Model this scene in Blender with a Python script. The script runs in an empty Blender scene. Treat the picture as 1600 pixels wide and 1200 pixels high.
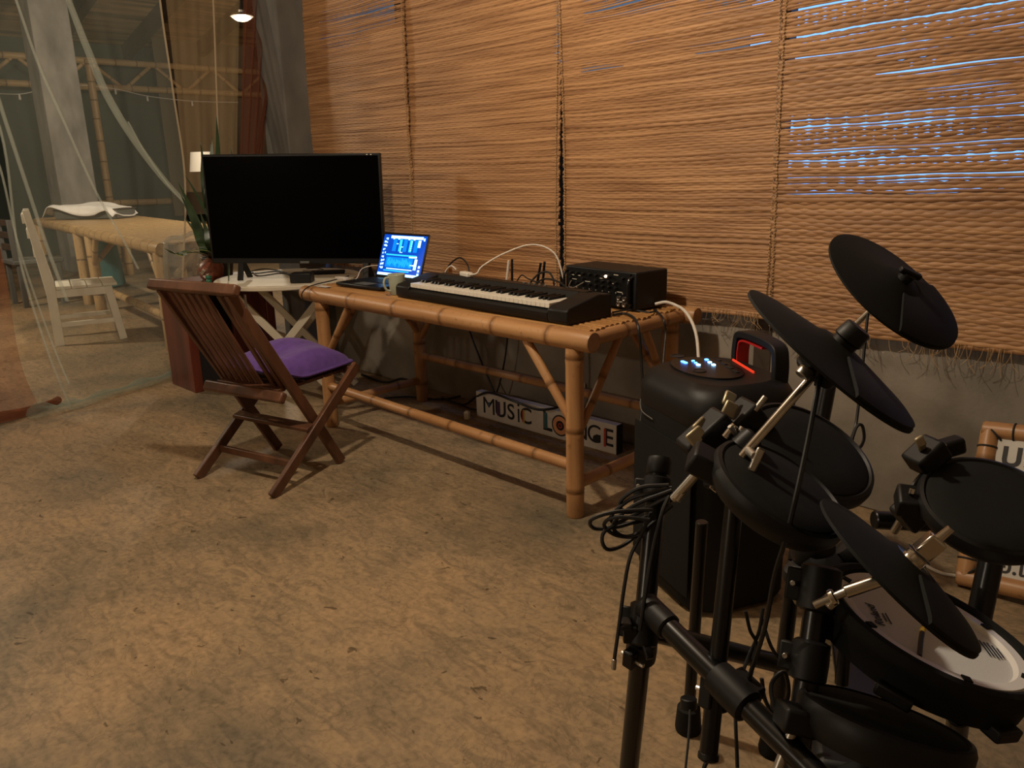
import bpy, bmesh, math, random
from mathutils import Vector, Matrix, noise
random.seed(7)
S = bpy.context.scene
COL = S.collection
V = Vector
# ------------------------------------------------------------------ camera
FPX = 1240.0; CAMH = 1.25
yaw, pitch, roll = math.radians(45.23), math.radians(15.3), math.radians(1.49)
fw = V((-math.sin(yaw)*math.cos(pitch), math.cos(yaw)*math.cos(pitch), -math.sin(pitch)))
r0 = V((math.cos(yaw), math.sin(yaw), 0)); d0 = fw.cross(r0)
rt = r0*math.cos(roll)+d0*math.sin(roll); dn = -r0*math.sin(roll)+d0*math.cos(roll)
cam = bpy.data.cameras.new('camera'); cam.sensor_width = 36; cam.lens = FPX/1600*36; cam.clip_start = .02
co = bpy.data.objects.new('camera', cam); COL.objects.link(co)
up = -dn; bk = -fw
co.matrix_world = Matrix(((rt.x, up.x, bk.x, 0), (rt.y, up.y, bk.y, 0), (rt.z, up.z, bk.z, CAMH), (0, 0, 0, 1)))
S.camera = co
CP = V((0, 0, CAMH))
def ray(x, y): return fw+rt*((x-800)/FPX)+dn*((y-600)/FPX)
def at(x, y, d): return CP+ray(x, y)*d                  # point seen at x, y that stands d metres ahead
def onz(x, y, z=0): v = ray(x, y); return CP+v*((z-CAMH)/v.z)
def ony(x, y, Y): v = ray(x, y); return CP+v*(Y/v.y)
def onx(x, y, X): v = ray(x, y); return CP+v*(X/v.x)
# ------------------------------------------------------------------ world, light, exposure
w = bpy.data.worlds.new('dusk_sky'); S.world = w; w.use_nodes = True
nt = w.node_tree; bg = nt.nodes['Background']
bg.inputs[0].default_value = (.16, .40, 1.0, 1); bg.inputs[1].default_value = 2.0
S.view_settings.view_transform = 'Standard'; S.view_settings.look = 'None'
S.view_settings.gamma = 1; S.view_settings.use_curve_mapping = False
S.view_settings.exposure = -0.06
def lamp(name, loc, power, color, radius):
    l = bpy.data.lights.new(name, 'POINT'); l.energy = power; l.color = color; l.shadow_soft_size = radius
    o = bpy.data.objects.new(name, l); o.location = loc; COL.objects.link(o); return o
LAMP_MAIN = V((-1.95, .95, 2.62)); LAMP_FAR = V((-8.2, 4.36, 2.80)); LAMP_FILL = V((-2.3, -2.6, 2.0)); LAMP_SIDE = V((-8.0, .1, 2.75))
lamp('main_bulb_light', LAMP_MAIN, 130, (1, .83, .62), .05)
lamp('back_fill_light', LAMP_FILL, 55, (1, .85, .66), .06)  # fill lamp added behind the camera to brighten the sign under the table
lamp('side_bulb_light', LAMP_SIDE, 245, (1, .86, .64), .16)
lamp('far_bulb_light', LAMP_FAR-V((0, 0, .12)), 150, (1, .84, .62), .07)
# ------------------------------------------------------------------ materials
M = {}
def mat(name, col, rough=.6, metal=0, var=0, scale=8, bump=0, bscale=None, stretch=(1, 1, 1), spec=.5, emit=None, estr=0, alpha=1, col2=None, coat=0, sheen=0, trans=0, detail=6):
    m = bpy.data.materials.new(name); m.use_nodes = True; n = m.node_tree.nodes; L = m.node_tree.links
    p = n['Principled BSDF']
    p.inputs['Base Color'].default_value = (*col, 1); p.inputs['Roughness'].default_value = rough
    p.inputs['Metallic'].default_value = metal; p.inputs['Specular IOR Level'].default_value = spec
    p.inputs['Alpha'].default_value = alpha; p.inputs['Coat Weight'].default_value = coat
    p.inputs['Sheen Weight'].default_value = sheen
    if trans: p.inputs['Transmission Weight'].default_value = trans
    if emit: p.inputs['Emission Color'].default_value = (*emit, 1); p.inputs['Emission Strength'].default_value = estr
    if var or bump or col2:
        tc = n.new('ShaderNodeTexCoord'); mp = n.new('ShaderNodeMapping'); mp.inputs['Scale'].default_value = stretch
        L.new(tc.outputs['Object'], mp.inputs[0])
        nz = n.new('ShaderNodeTexNoise'); nz.inputs['Scale'].default_value = scale; nz.inputs['Detail'].default_value = detail
        L.new(mp.outputs[0], nz.inputs[0])
        rp = n.new('ShaderNodeValToRGB'); c2 = col2 or tuple(c*(1-var) for c in col); c1 = col if col2 else tuple(min(1, c*(1+var)) for c in col)
        rp.color_ramp.elements[0].color = (*c2, 1); rp.color_ramp.elements[1].color = (*c1, 1)
        rp.color_ramp.elements[0].position = .3; rp.color_ramp.elements[1].position = .7
        L.new(nz.outputs[0], rp.inputs[0]); L.new(rp.outputs[0], p.inputs['Base Color'])
        if bump:
            nb = n.new('ShaderNodeTexNoise'); nb.inputs['Scale'].default_value = bscale or scale*2; nb.inputs['Detail'].default_value = 5
            L.new(mp.outputs[0], nb.inputs[0])
            b = n.new('ShaderNodeBump'); b.inputs['Strength'].default_value = bump; b.inputs['Distance'].default_value = .01
            L.new(nb.outputs[0], b.inputs['Height']); L.new(b.outputs[0], p.inputs['Normal'])
    M[name] = m; return m
mat('wall_concrete', (.27, .235, .19), .8, var=.32, scale=3.5, bump=.25, bscale=18)
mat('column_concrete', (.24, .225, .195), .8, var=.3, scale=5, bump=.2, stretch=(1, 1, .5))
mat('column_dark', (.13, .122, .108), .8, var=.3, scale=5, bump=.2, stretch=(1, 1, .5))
mat('plaster', (.32, .25, .17), .9, var=.15, scale=2)
mat('teak', (.115, .048, .024), .42, var=.35, scale=14, stretch=(1, 1, .12), bump=.1)
mat('redwood', (.105, .021, .011), .38, var=.4, scale=10, stretch=(1, 1, .12), bump=.1)
mat('old_white', (.62, .56, .44), .6, var=.12, scale=9, stretch=(1, 1, .3))
mat('white_paint', (.74, .69, .57), .6, var=.08, scale=10)
mat('black_plastic', (.0065, .0065, .0065), .5, spec=.35)
mat('black_satin', (.005, .005, .005), .38, spec=.4)
mat('black_rubber', (.0075, .0078, .007), .75, var=.12, scale=60, spec=.25)
mat('black_metal', (.005, .005, .005), .28, spec=.45)
mat('tv_screen', (.0008, .0008, .001), .12, spec=.06)
mat('chrome', (.72, .68, .62), .18, 1, var=.1, scale=40)
mat('brushed_steel', (.55, .52, .47), .35, 1)
mat('brass_tab', (.42, .36, .24), .4, .6)
mat('cable_black', (.01, .01, .01), .5)
mat('cable_white', (.75, .70, .62), .5)
mat('purple_cloth', (.105, .045, .26), .85, var=.14, scale=30, bump=.15, sheen=.15)
mat('key_white', (.80, .76, .66), .3)
mat('mug_green', (.42, .46, .36), .35)
mat('white_board', (.66, .61, .55), .6, var=.07, scale=12)
mat('ink', (.012, .01, .011), .6)
mat('ink_purple', (.08, .03, .09), .6)
mat('ink_teal', (.03, .13, .14), .6)
mat('ink_orange', (.75, .33, .15), .6)
mat('ink_red', (.5, .05, .03), .6)
mat('ink_yellow', (.65, .42, .06), .6)
mat('ink_blue', (.05, .09, .2), .6)
mat('led_blue', (.1, .3, 1), .4, emit=(.05, .25, 1), estr=9)
mat('led_cyan', (.4, .8, 1), .4, emit=(.25, .6, 1), estr=9)
mat('led_warm', (1, .8, .6), .4, emit=(1, .6, .35), estr=5)
mat('led_red', (.8, .05, .02), .4, emit=(1, .06, .02), estr=.5)
mat('red_plastic', (.45, .012, .008), .4)
mat('scr_base', (0, .03, .2), .3, emit=(.0, .07, .6), estr=1.0)
mat('scr_mid', (0, .1, .3), .3, emit=(.0, .25, .95), estr=1.1)
mat('scr_cyan', (0, .3, .5), .3, emit=(.03, .55, 1.0), estr=1.5)
mat('scr_white', (.3, .5, .6), .3, emit=(.45, .85, 1.0), estr=2.2)
mat('mesh_head', (.74, .75, .76), .75, var=.04, scale=400)
mat('hoop_white', (.88, .86, .83), .4)
mat('thread_tan', (.42, .27, .13), .8)
mat('leaf', (.022, .05, .016), .4, var=.45, scale=18, stretch=(1, 1, .5))
mat('leaf_edge', (.35, .34, .12), .45)
mat('gourd', (.20, .045, .022), .4, col2=(.34, .13, .07), scale=38)
mat('gourd_white', (.6, .5, .42), .5)
mat('green_glass', (.03, .16, .09), .25)
mat('cloth_white', (.84, .82, .77), .8, var=.06, scale=14)
mat('teal_cloth', (.05, .17, .17), .8, var=.2, scale=8)
mat('grey_plastic', (.12, .12, .11), .5)
mat('green_sheet', (.060, .075, .058), .9, var=.22, scale=1.4, stretch=(1, 1, .2), bump=.25, bscale=4)
mat('brown_sheet', (.17, .12, .07), .9, var=.2, scale=2, stretch=(1, 1, .15))
mat('dark_wood', (.055, .035, .022), .7, var=.3, scale=10, stretch=(1, 1, 1))
mat('shade_white', (.8, .76, .66), .7, emit=(1, .85, .62), estr=.22)
mat('bulb', (1, .9, .7), .4, emit=(1, .86, .62), estr=14)
mat('cord_dark', (.02, .018, .015), .7)
mat('paper', (.60, .57, .52), .7, var=.04, scale=20)

def bamboo_mat(name, c1, c2, dark):
    m = bpy.data.materials.new(name); m.use_nodes = True; n = m.node_tree.nodes; L = m.node_tree.links; p = n['Principled BSDF']
    tc = n.new('ShaderNodeTexCoord'); mp = n.new('ShaderNodeMapping'); mp.inputs['Scale'].default_value = (30, 30, 2.2)
    oi = n.new('ShaderNodeObjectInfo'); ad = n.new('ShaderNodeVectorMath'); ad.operation = 'ADD'
    L.new(tc.outputs['Object'], mp.inputs[0]); L.new(mp.outputs[0], ad.inputs[0])
    mu = n.new('ShaderNodeVectorMath'); mu.operation = 'SCALE'; mu.inputs[0].default_value = (40, 17, 31); L.new(oi.outputs['Random'], mu.inputs['Scale']); L.new(mu.outputs[0], ad.inputs[1])
    nz = n.new('ShaderNodeTexNoise'); nz.inputs['Scale'].default_value = 1; nz.inputs['Detail'].default_value = 5; L.new(ad.outputs[0], nz.inputs[0])
    rp = n.new('ShaderNodeValToRGB'); rp.color_ramp.elements[0].position = .32; rp.color_ramp.elements[1].position = .68
    rp.color_ramp.elements[0].color = (*c2, 1); rp.color_ramp.elements[1].color = (*c1, 1); L.new(nz.outputs[0], rp.inputs[0])
    nb = n.new('ShaderNodeTexNoise'); nb.inputs['Scale'].default_value = 45; nb.inputs['Detail'].default_value = 6; L.new(tc.outputs['Object'], nb.inputs[0])
    rb = n.new('ShaderNodeValToRGB'); rb.color_ramp.elements[0].position = .6; rb.color_ramp.elements[1].position = .74
    rb.color_ramp.elements[0].color = (0, 0, 0, 1); rb.color_ramp.elements[1].color = (.55, .55, .55, 1); L.new(nb.outputs[0], rb.inputs[0])
    at_ = n.new('ShaderNodeAttribute'); at_.attribute_name = 'node'
    mx0 = n.new('ShaderNodeMath'); mx0.operation = 'MAXIMUM'; L.new(rb.outputs[0], mx0.inputs[0]); L.new(at_.outputs['Fac'], mx0.inputs[1])
    mx = n.new('ShaderNodeMix'); mx.data_type = 'RGBA'; L.new(mx0.outputs[0], mx.inputs['Factor']); L.new(rp.outputs[0], mx.inputs[6]); mx.inputs[7].default_value = (*dark, 1)
    L.new(mx.outputs[2], p.inputs['Base Color']); p.inputs['Roughness'].default_value = .42
    b = n.new('ShaderNodeBump'); b.inputs['Strength'].default_value = .15; b.inputs['Distance'].default_value = .004; L.new(nz.outputs[0], b.inputs['Height']); L.new(b.outputs[0], p.inputs['Normal'])
    M[name] = m
bamboo_mat('bamboo', (.51, .275, .118), (.36, .175, .068), (.17, .075, .024))
bamboo_mat('bamboo_slat', (.46, .24, .085), (.32, .15, .045), (.15, .07, .025))
bamboo_mat('bamboo_far', (.56, .38, .18), (.40, .25, .11), (.16, .09, .035))

def sheer(name, col, op, tl=.5):
    m = bpy.data.materials.new(name); m.use_nodes = True; n = m.node_tree.nodes; L = m.node_tree.links
    n.remove(n['Principled BSDF']); out = n['Material Output']
    t = n.new('ShaderNodeBsdfTransparent'); d = n.new('ShaderNodeBsdfDiffuse'); d.inputs[0].default_value = (*col, 1)
    tr = n.new('ShaderNodeBsdfTranslucent'); tr.inputs[0].default_value = (*col, 1)
    a = n.new('ShaderNodeMixShader'); a.inputs[0].default_value = tl; L.new(d.outputs[0], a.inputs[1]); L.new(tr.outputs[0], a.inputs[2])
    tc = n.new('ShaderNodeTexCoord'); nz = n.new('ShaderNodeTexNoise'); nz.inputs['Scale'].default_value = 2.5; L.new(tc.outputs['Object'], nz.inputs[0])
    mr = n.new('ShaderNodeMapRange'); mr.inputs[3].default_value = op*.75; mr.inputs[4].default_value = op*1.25; L.new(nz.outputs[0], mr.inputs[0])
    b = n.new('ShaderNodeMixShader'); L.new(mr.outputs[0], b.inputs[0]); L.new(t.outputs[0], b.inputs[1]); L.new(a.outputs[0], b.inputs[2]); L.new(b.outputs[0], out.inputs[0])
    M[name] = m
sheer('net', (.55, .60, .52), .13)
sheer('net_fold', (.66, .70, .62), .26)
sheer('net_edge', (.62, .52, .38), .6)
sheer('net_hem', (.40, .47, .40), .36)
sheer('orange_sheer', (.36, .13, .06), .42)
sheer('orange_hem', (.27, .105, .06), .7)
sheer('red_sheer', (.20, .075, .045), .62)
sheer('tan_sheer', (.46, .33, .19), .3)
sheer('clear_plastic', (.45, .42, .36), .4)

def straw_mat():
    m = bpy.data.materials.new('straw'); m.use_nodes = True; n = m.node_tree.nodes; L = m.node_tree.links; p = n['Principled BSDF']
    tc = n.new('ShaderNodeTexCoord'); mp = n.new('ShaderNodeMapping'); mp.inputs['Scale'].default_value = (2.2, 1, 75)
    L.new(tc.outputs['Object'], mp.inputs[0]); nz = n.new('ShaderNodeTexNoise'); nz.inputs['Scale'].default_value = 1; nz.inputs['Detail'].default_value = 4; L.new(mp.outputs[0], nz.inputs[0])
    rp = n.new('ShaderNodeValToRGB'); rp.color_ramp.elements[0].position = .3; rp.color_ramp.elements[1].position = .72
    rp.color_ramp.elements[0].color = (.235, .108, .043, 1); rp.color_ramp.elements[1].color = (.54, .295, .135, 1)
    L.new(nz.outputs[0], rp.inputs[0]); L.new(rp.outputs[0], p.inputs['Base Color']); p.inputs['Roughness'].default_value = .55
    M['straw'] = m
straw_mat()
def floor_mat():
    m = bpy.data.materials.new('floor_concrete'); m.use_nodes = True; n = m.node_tree.nodes; L = m.node_tree.links; p = n['Principled BSDF']
    tc = n.new('ShaderNodeTexCoord')
    def nz(scale, det, st=(1, 1, 1), dist=0):
        mp = n.new('ShaderNodeMapping'); mp.inputs['Scale'].default_value = st; mp.inputs['Rotation'].default_value = (0, 0, .5); L.new(tc.outputs['Object'], mp.inputs[0])
        k = n.new('ShaderNodeTexNoise'); k.inputs['Scale'].default_value = scale; k.inputs['Detail'].default_value = det; k.inputs['Distortion'].default_value = dist; L.new(mp.outputs[0], k.inputs[0]); return k
    def ramp(src, pts):
        r = n.new('ShaderNodeValToRGB'); e = r.color_ramp.elements
        e[0].position, e[0].color = pts[0][0], (*pts[0][1], 1); e[1].position, e[1].color = pts[-1][0], (*pts[-1][1], 1)
        for q, c in pts[1:-1]: x = e.new(q); x.color = (*c, 1)
        L.new(src, r.inputs[0]); return r
    def mul(a, b, f=1):
        x = n.new('ShaderNodeMix'); x.data_type = 'RGBA'; x.blend_type = 'MULTIPLY'; x.inputs['Factor'].default_value = f; L.new(a, x.inputs[6]); L.new(b, x.inputs[7]); return x.outputs[2]
    base = ramp(nz(1.15, 9, dist=.8).outputs[0], [(.32, (.145, .118, .078)), (.44, (.24, .175, .105)), (.56, (.325, .228, .132)), (.72, (.38, .252, .138))]).outputs[0]
    streak = ramp(nz(9, 8, (1, 2.6, 1), 1.6).outputs[0], [(.33, (.74, .75, .73)), (.5, (1, 1, 1)), (.68, (1.2, 1.17, 1.1))]).outputs[0]
    fine = ramp(nz(60, 6, dist=.5).outputs[0], [(.3, (.78, .78, .76)), (.55, (1.02, 1.02, 1.02)), (.75, (1.15, 1.14, 1.1))]).outputs[0]
    spots = ramp(nz(17, 3, (1, 1.6, 1), .8).outputs[0], [(.285, (.42, .40, .34)), (.312, (1, 1, 1))]).outputs[0]
    veins = n.new('ShaderNodeTexNoise'); veins.inputs['Scale'].default_value = 5; veins.inputs['Detail'].default_value = 7; veins.inputs['Distortion'].default_value = 2.2; L.new(tc.outputs['Object'], veins.inputs[0])
    vr = ramp(veins.outputs[0], [(.485, (1, 1, 1)), (.5, (.70, .70, .66)), (.515, (1, 1, 1))]).outputs[0]
    c = mul(mul(mul(mul(base, streak), fine), spots), vr, .8); L.new(c, p.inputs['Base Color'])
    p.inputs['Roughness'].default_value = .62; p.inputs['Specular IOR Level'].default_value = .35
    b = n.new('ShaderNodeBump'); b.inputs['Strength'].default_value = .25; b.inputs['Distance'].default_value = .006; L.new(nz(26, 7, dist=.8).outputs[0], b.inputs['Height']); L.new(b.outputs[0], p.inputs['Normal'])
    M['floor_concrete'] = m
floor_mat()
def mat_roof():
    m = bpy.data.materials.new('roof_mat'); m.use_nodes = True; n = m.node_tree.nodes; L = m.node_tree.links; p = n['Principled BSDF']
    tc = n.new('ShaderNodeTexCoord'); mp = n.new('ShaderNodeMapping'); mp.inputs['Scale'].default_value = (11, .5, 11); L.new(tc.outputs['Object'], mp.inputs[0])
    nz = n.new('ShaderNodeTexNoise'); nz.inputs['Scale'].default_value = 1; nz.inputs['Detail'].default_value = 3; L.new(mp.outputs[0], nz.inputs[0])
    rp = n.new('ShaderNodeValToRGB'); rp.color_ramp.elements[0].position = .35; rp.color_ramp.elements[1].position = .68
    rp.color_ramp.elements[0].color = (.12, .075, .038, 1); rp.color_ramp.elements[1].color = (.5, .34, .17, 1); L.new(nz.outputs[0], rp.inputs[0]); L.new(rp.outputs[0], p.inputs['Base Color'])
    p.inputs['Roughness'].default_value = .8; M['roof_mat'] = m
mat_roof()
# ------------------------------------------------------------------ mesh builder
def basis(ax):
    ax = V(ax).normalized(); a = V((0, 0, 1)) if abs(ax.z) < .95 else V((1, 0, 0))
    x = a.cross(ax).normalized(); return x, ax.cross(x), ax
def frame(o, z, xh=None):
    z = V(z).normalized()
    if xh is None: x, y, z = basis(z)
    else: x = (V(xh)-z*V(xh).dot(z)).normalized(); y = z.cross(x)
    return Matrix(((x.x, y.x, z.x, o[0]), (x.y, y.y, z.y, o[1]), (x.z, y.z, z.z, o[2]), (0, 0, 0, 1)))
def spline(pts, k=6):
    pts = [V(p) for p in pts]
    if len(pts) < 3: return pts
    P = [pts[0]*2-pts[1]]+pts+[pts[-1]*2-pts[-2]]; out = []
    for i in range(1, len(P)-2):
        a, b, c, d = P[i-1:i+3]
        for j in range(k):
            t = j/k; out.append(.5*((2*b)+(c-a)*t+(2*a-5*b+4*c-d)*t*t+(3*b-a-3*c+d)*t**3))
    out.append(pts[-1]); return out
class MB:
    def __init__(s): s.v = []; s.f = []; s.m = []; s.mi = 0
    def add(s, vs, fs, T=None):
        b = len(s.v); s.v += [tuple(T@V(p)) if T else tuple(p) for p in vs]
        s.f += [tuple(i+b for i in q) for q in fs]; s.m += [s.mi]*len(fs); return s
    def box(s, c, sz, T=None):
        x, y, z = sz[0]/2, sz[1]/2, sz[2]/2
        vs = [(c[0]+i*x, c[1]+j*y, c[2]+k*z) for i in (-1, 1) for j in (-1, 1) for k in (-1, 1)]
        return s.add(vs, [(0, 1, 3, 2), (4, 6, 7, 5), (0, 4, 5, 1), (2, 3, 7, 6), (0, 2, 6, 4), (1, 5, 7, 3)], T)
    def beam(s, a, b, wd, th, side=None):
        a, b = V(a), V(b); T = frame((a+b)/2, b-a, side); return s.box((0, 0, 0), (wd, th, (b-a).length), T)
    def lathe(s, prof, n=24, T=None, sx=1, sy=1):
        vs = []; fs = []
        for r, z in prof: vs += [(r*sx*math.cos(2*math.pi*i/n), r*sy*math.sin(2*math.pi*i/n), z) for i in range(n)]
        for j in range(len(prof)-1):
            for i in range(n): k = (i+1) % n; fs.append((j*n+i, j*n+k, (j+1)*n+k, (j+1)*n+i))
        if prof[0][0] > 1e-6: fs.append(tuple(range(n))[::-1])
        if prof[-1][0] > 1e-6: fs.append(tuple((len(prof)-1)*n+i for i in range(n)))
        return s.add(vs, fs, T)
    def cyl(s, a, b, r, r2=None, n=14):
        a, b = V(a), V(b); T = frame(a, b-a); L = (b-a).length; r2 = r if r2 is None else r2; e = min(r, r2)*.12
        return s.lathe([(r-e, 0), (r, e), (r2, L-e), (r2-e, L)], n, T)
    def tube(s, pts, r, n=7, k=6, closed=False):
        P = spline(pts, k); vs = []; fs = []; x = None
        for i, p in enumerate(P):
            t = (P[min(i+1, len(P)-1)]-P[max(i-1, 0)]).normalized()
            if x is None: x = basis(t)[0]
            x = (x-t*x.dot(t)).normalized(); y = t.cross(x); rr = r(i/(len(P)-1)) if callable(r) else r
            vs += [tuple(p+x*(rr*math.cos(2*math.pi*j/n))+y*(rr*math.sin(2*math.pi*j/n))) for j in range(n)]
        for i in range(len(P)-1):
            for j in range(n): q = (j+1) % n; fs.append((i*n+j, i*n+q, (i+1)*n+q, (i+1)*n+j))
        fs.append(tuple(range(n))[::-1]); fs.append(tuple((len(P)-1)*n+j for j in range(n)))
        return s.add(vs, fs)
    def prism(s, poly, h, T=None):
        n = len(poly); vs = [(x, y, 0) for x, y in poly]+[(x, y, h) for x, y in poly]
        fs = [tuple(range(n))[::-1], tuple(range(n, 2*n))]+[(i, (i+1) % n, n+(i+1) % n, n+i) for i in range(n)]
        return s.add(vs, fs, T)
    def grid(s, fn, nu, nv):
        vs = [tuple(fn(i/nu, j/nv)) for j in range(nv+1) for i in range(nu+1)]
        return s.add(vs, [(j*(nu+1)+i, j*(nu+1)+i+1, (j+1)*(nu+1)+i+1, (j+1)*(nu+1)+i) for j in range(nv) for i in range(nu)])
    def build(s, name, m, parent=None, bevel=0, smooth=True, inv=None, ang=40):
        me = bpy.data.meshes.new(name)
        me.from_pydata([tuple(inv@V(p)) for p in s.v] if inv else s.v, [], s.f)
        for k in (m if isinstance(m, (list, tuple)) else [m]): me.materials.append(M[k])
        me.polygons.foreach_set('material_index', s.m)
        if smooth:
            me.polygons.foreach_set('use_smooth', [True]*len(me.polygons)); me.set_sharp_from_angle(angle=math.radians(ang))
        me.update()
        o = bpy.data.objects.new(name, me); COL.objects.link(o)
        if parent:
            def wm(q): return (wm(q.parent)@q.matrix_parent_inverse@q.matrix_basis) if q.parent else q.matrix_basis
            o.parent = parent
            if not inv: o.matrix_parent_inverse = wm(parent).inverted()
        if bevel:
            b = o.modifiers.new('bevel', 'BEVEL'); b.width = bevel; b.segments = 2; b.limit_method = 'ANGLE'
        return o
def tag(o, label=None, cat=None, group=None, kind=None):
    if label: o['label'] = label
    if cat: o['category'] = cat
    if group: o['group'] = group
    if kind: o['kind'] = kind
    return o
def thing(name, label, cat, loc=(0, 0, 0), group=None):
    o = bpy.data.objects.new(name, None); o.location = loc; o.empty_display_size = .05; COL.objects.link(o)
    return tag(o, label, cat, group)
def rz(loc, a): return Matrix.Translation(V(loc))@Matrix.Rotation(a, 4, 'Z')
def bamboo(name, a, b, r, parent=None, m='bamboo', nodes=None, n=14, r2=None, seed=None):
    """a pole along its own Z with swollen, darker node rings"""
    rnd = random.Random(seed if seed is not None else hash((round(a[0], 2), round(a[2], 2), round(b[1], 2))) % 999)
    a, b = V(a), V(b); L = (b-a).length; T = frame(a, b-a); r2 = r2 or r
    if nodes is None:
        st = rnd.uniform(.22, .34); nodes = []; q = rnd.uniform(.05, st)
        while q < L-.03: nodes.append(q); q += st*rnd.uniform(.85, 1.15)
    prof = [(0, 0, .35), (r*.72, 0, .3), (r*.94, 0, .6), (r, .006, .1)]
    for q in nodes:
        rr = r+(r2-r)*q/L
        if q < .03 or q > L-.03: continue
        prof += [(rr, q-.022, 0), (rr*1.045, q-.008, .25), (rr*.975, q-.001, 1), (rr*1.05, q+.006, .7), (rr*1.0, q+.02, 0)]
    prof += [(r2, L-.006, .1), (r2*.94, L, .6), (r2*.72, L, .3), (0, L, .35)]
    mb = MB(); vs = []; fs = []; nd = []
    for rr, z, d in prof:
        for i in range(n): t = 2*math.pi*i/n; vs.append((rr*math.cos(t), rr*math.sin(t), z)); nd.append(d)
    for j in range(len(prof)-1):
        for i in range(n): k = (i+1) % n; fs.append((j*n+i, j*n+k, (j+1)*n+k, (j+1)*n+i))
    me = bpy.data.meshes.new(name); me.from_pydata(vs, [], fs); me.materials.append(M[m])
    me.polygons.foreach_set('use_smooth', [True]*len(me.polygons)); me.set_sharp_from_angle(angle=math.radians(50))
    at_ = me.attributes.new('node', 'FLOAT', 'POINT'); at_.data.foreach_set('value', nd)
    o = bpy.data.objects.new(name, me); COL.objects.link(o)
    if parent: o.parent = parent; o.matrix_basis = Matrix.Translation(-V(parent.location))@T
    else: o.matrix_basis = T
    return o
def text(name, body, size, T, m, parent, depth=.001, bold=0.0, ax='CENTER'):
    c = bpy.data.curves.new(name, 'FONT'); c.body = body; c.size = size; c.extrude = depth; c.offset = bold; c.align_x = ax; c.align_y = 'CENTER'
    t = bpy.data.objects.new(name, c); COL.objects.link(t); bpy.context.view_layer.update()
    me = bpy.data.meshes.new_from_object(t.evaluated_get(bpy.context.evaluated_depsgraph_get()))
    bpy.data.objects.remove(t); bpy.data.curves.remove(c)
    me.materials.clear(); me.materials.append(M[m])
    o = bpy.data.objects.new(name, me); COL.objects.link(o); o.parent = parent
    o.matrix_basis = Matrix.Translation(-V(parent.location))@T if parent else T
    return o
def struct(name, mb, m, **k): return tag(mb.build(name, m, **k), kind='structure')

# ================================================================== SETTING
WY = 2.82; CY = 2.765
struct('floor', MB().box((-6, 2, -.05), (19, 14, .1)), 'floor_concrete')
wl = MB().box((-2.25, WY+.06, .35), (4.5, .12, .70))
struct('wall_front', wl, 'wall_concrete', bevel=.006)
struct('wall_front_upper', MB().box((-2.25, WY+.06, 2.92), (4.5, .12, .66)), 'dark_wood')
struct('wall_right', MB().box((2.5, -.55, 1.6), (.12, 6.9, 3.3)), 'plaster')
struct('wall_front_pier', MB().box((1.12, WY+.06, 1.65), (2.8, .12, 3.2)), 'plaster')
struct('wall_back', MB().box((-6, -4.0, 2.6), (17.2, .12, 5.3)), 'plaster')
struct('ceiling', MB().box((-1.1, -.4, 3.3), (7.3, 7.3, .1)), 'plaster')
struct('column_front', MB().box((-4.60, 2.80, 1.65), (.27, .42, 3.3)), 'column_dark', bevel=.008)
def R(x, y): p = ony(x, y, CY); return p.x, p.z
SX = [R(486, 200)[0], R(638, 200)[0], R(876, 200)[0], R(1217, 200)[0]]
for i, x in enumerate((SX[1]-.09, SX[2]-.062, SX[3]-.04)):
    zt = 2.9 if i != 1 else R(876, 95)[1]
    struct('trim_%d' % (i+1), MB().box((x, CY+.075, (.4+zt)/2), (.07, .05, zt-.4)), 'dark_wood')
# far room
struct('wall_far', MB().box((-15.06, 2.4, 2.0), (.1, 13, 4.2)), 'green_sheet')
struct('wall_far_side', MB().box((-9.9, 8.4, 2.6), (10.4, .1, 5.4)), 'brown_sheet')
struct('wall_far_gable', MB().box((-4.68, 5.6, 2.6), (.08, 5.4, 5.4)), 'plaster')
def roofz(x): return 3.30+.25*(x+15)
rl = math.hypot(10.4, 2.6)
T = Matrix.Translation((-9.9, 2.2, roofz(-9.9)+.16))@Matrix.Rotation(-math.atan(.25), 4, 'Y')
ro = MB().box((0, 0, 0), (rl, 13, .08)); o = struct('ceiling_far', ro, 'roof_mat'); o.matrix_world = T
for y in (2.2, 3.4, 4.6, 5.75, 6.9, 8.0):
    struct('ceiling_beam', MB().beam((-15, y, roofz(-15)), (-4.9, y, roofz(-4.9)), .12, .22, (0, 1, 0)), 'dark_wood')
struct('ceiling_step', MB().box((-4.78, .4, 4.55), (.1, 8.8, 2.4)), 'plaster')
c0 = onx(47, 0, -12); 
struct('column_far', MB().box((-12.2, 3.70, 2.0), (.45, .47, 4.0)), 'column_concrete', bevel=.01)

# far bamboo truss
tr = thing('bamboo_truss', 'bamboo lattice beam of two poles and zigzag struts across the far wall', 'beam', (-14.5, 5.5, 2.67))
bamboo('pole', (-14.5, 2.6, 3.075), (-14.5, 8.3, 3.075), .052, tr, 'bamboo_far')
bamboo('pole', (-14.5, 2.6, 2.675), (-14.5, 8.3, 2.675), .052, tr, 'bamboo_far')
y = 2.9; k = 0
while y < 8:
    za, zb = (3.04, 2.70) if k % 2 == 0 else (2.70, 3.04)
    bamboo('strut', (-14.5, y, za), (-14.5, y+.42, zb), .03, tr, 'bamboo_far'); y += .52; k += 1
o = bamboo('bamboo_post', (-13.5, 4.6, 0), (-13.5, 4.6, 2.97), .055, None, 'bamboo_far'); tag(o, 'upright bamboo post under the lattice beam behind the net', 'post')
o = bamboo('bamboo_rail', (-14.955, 4.3, .83), (-14.955, 8, .77), .055, None, 'bamboo_far'); tag(o, 'horizontal bamboo rail along the far green sheet wall', 'rail')
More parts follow.
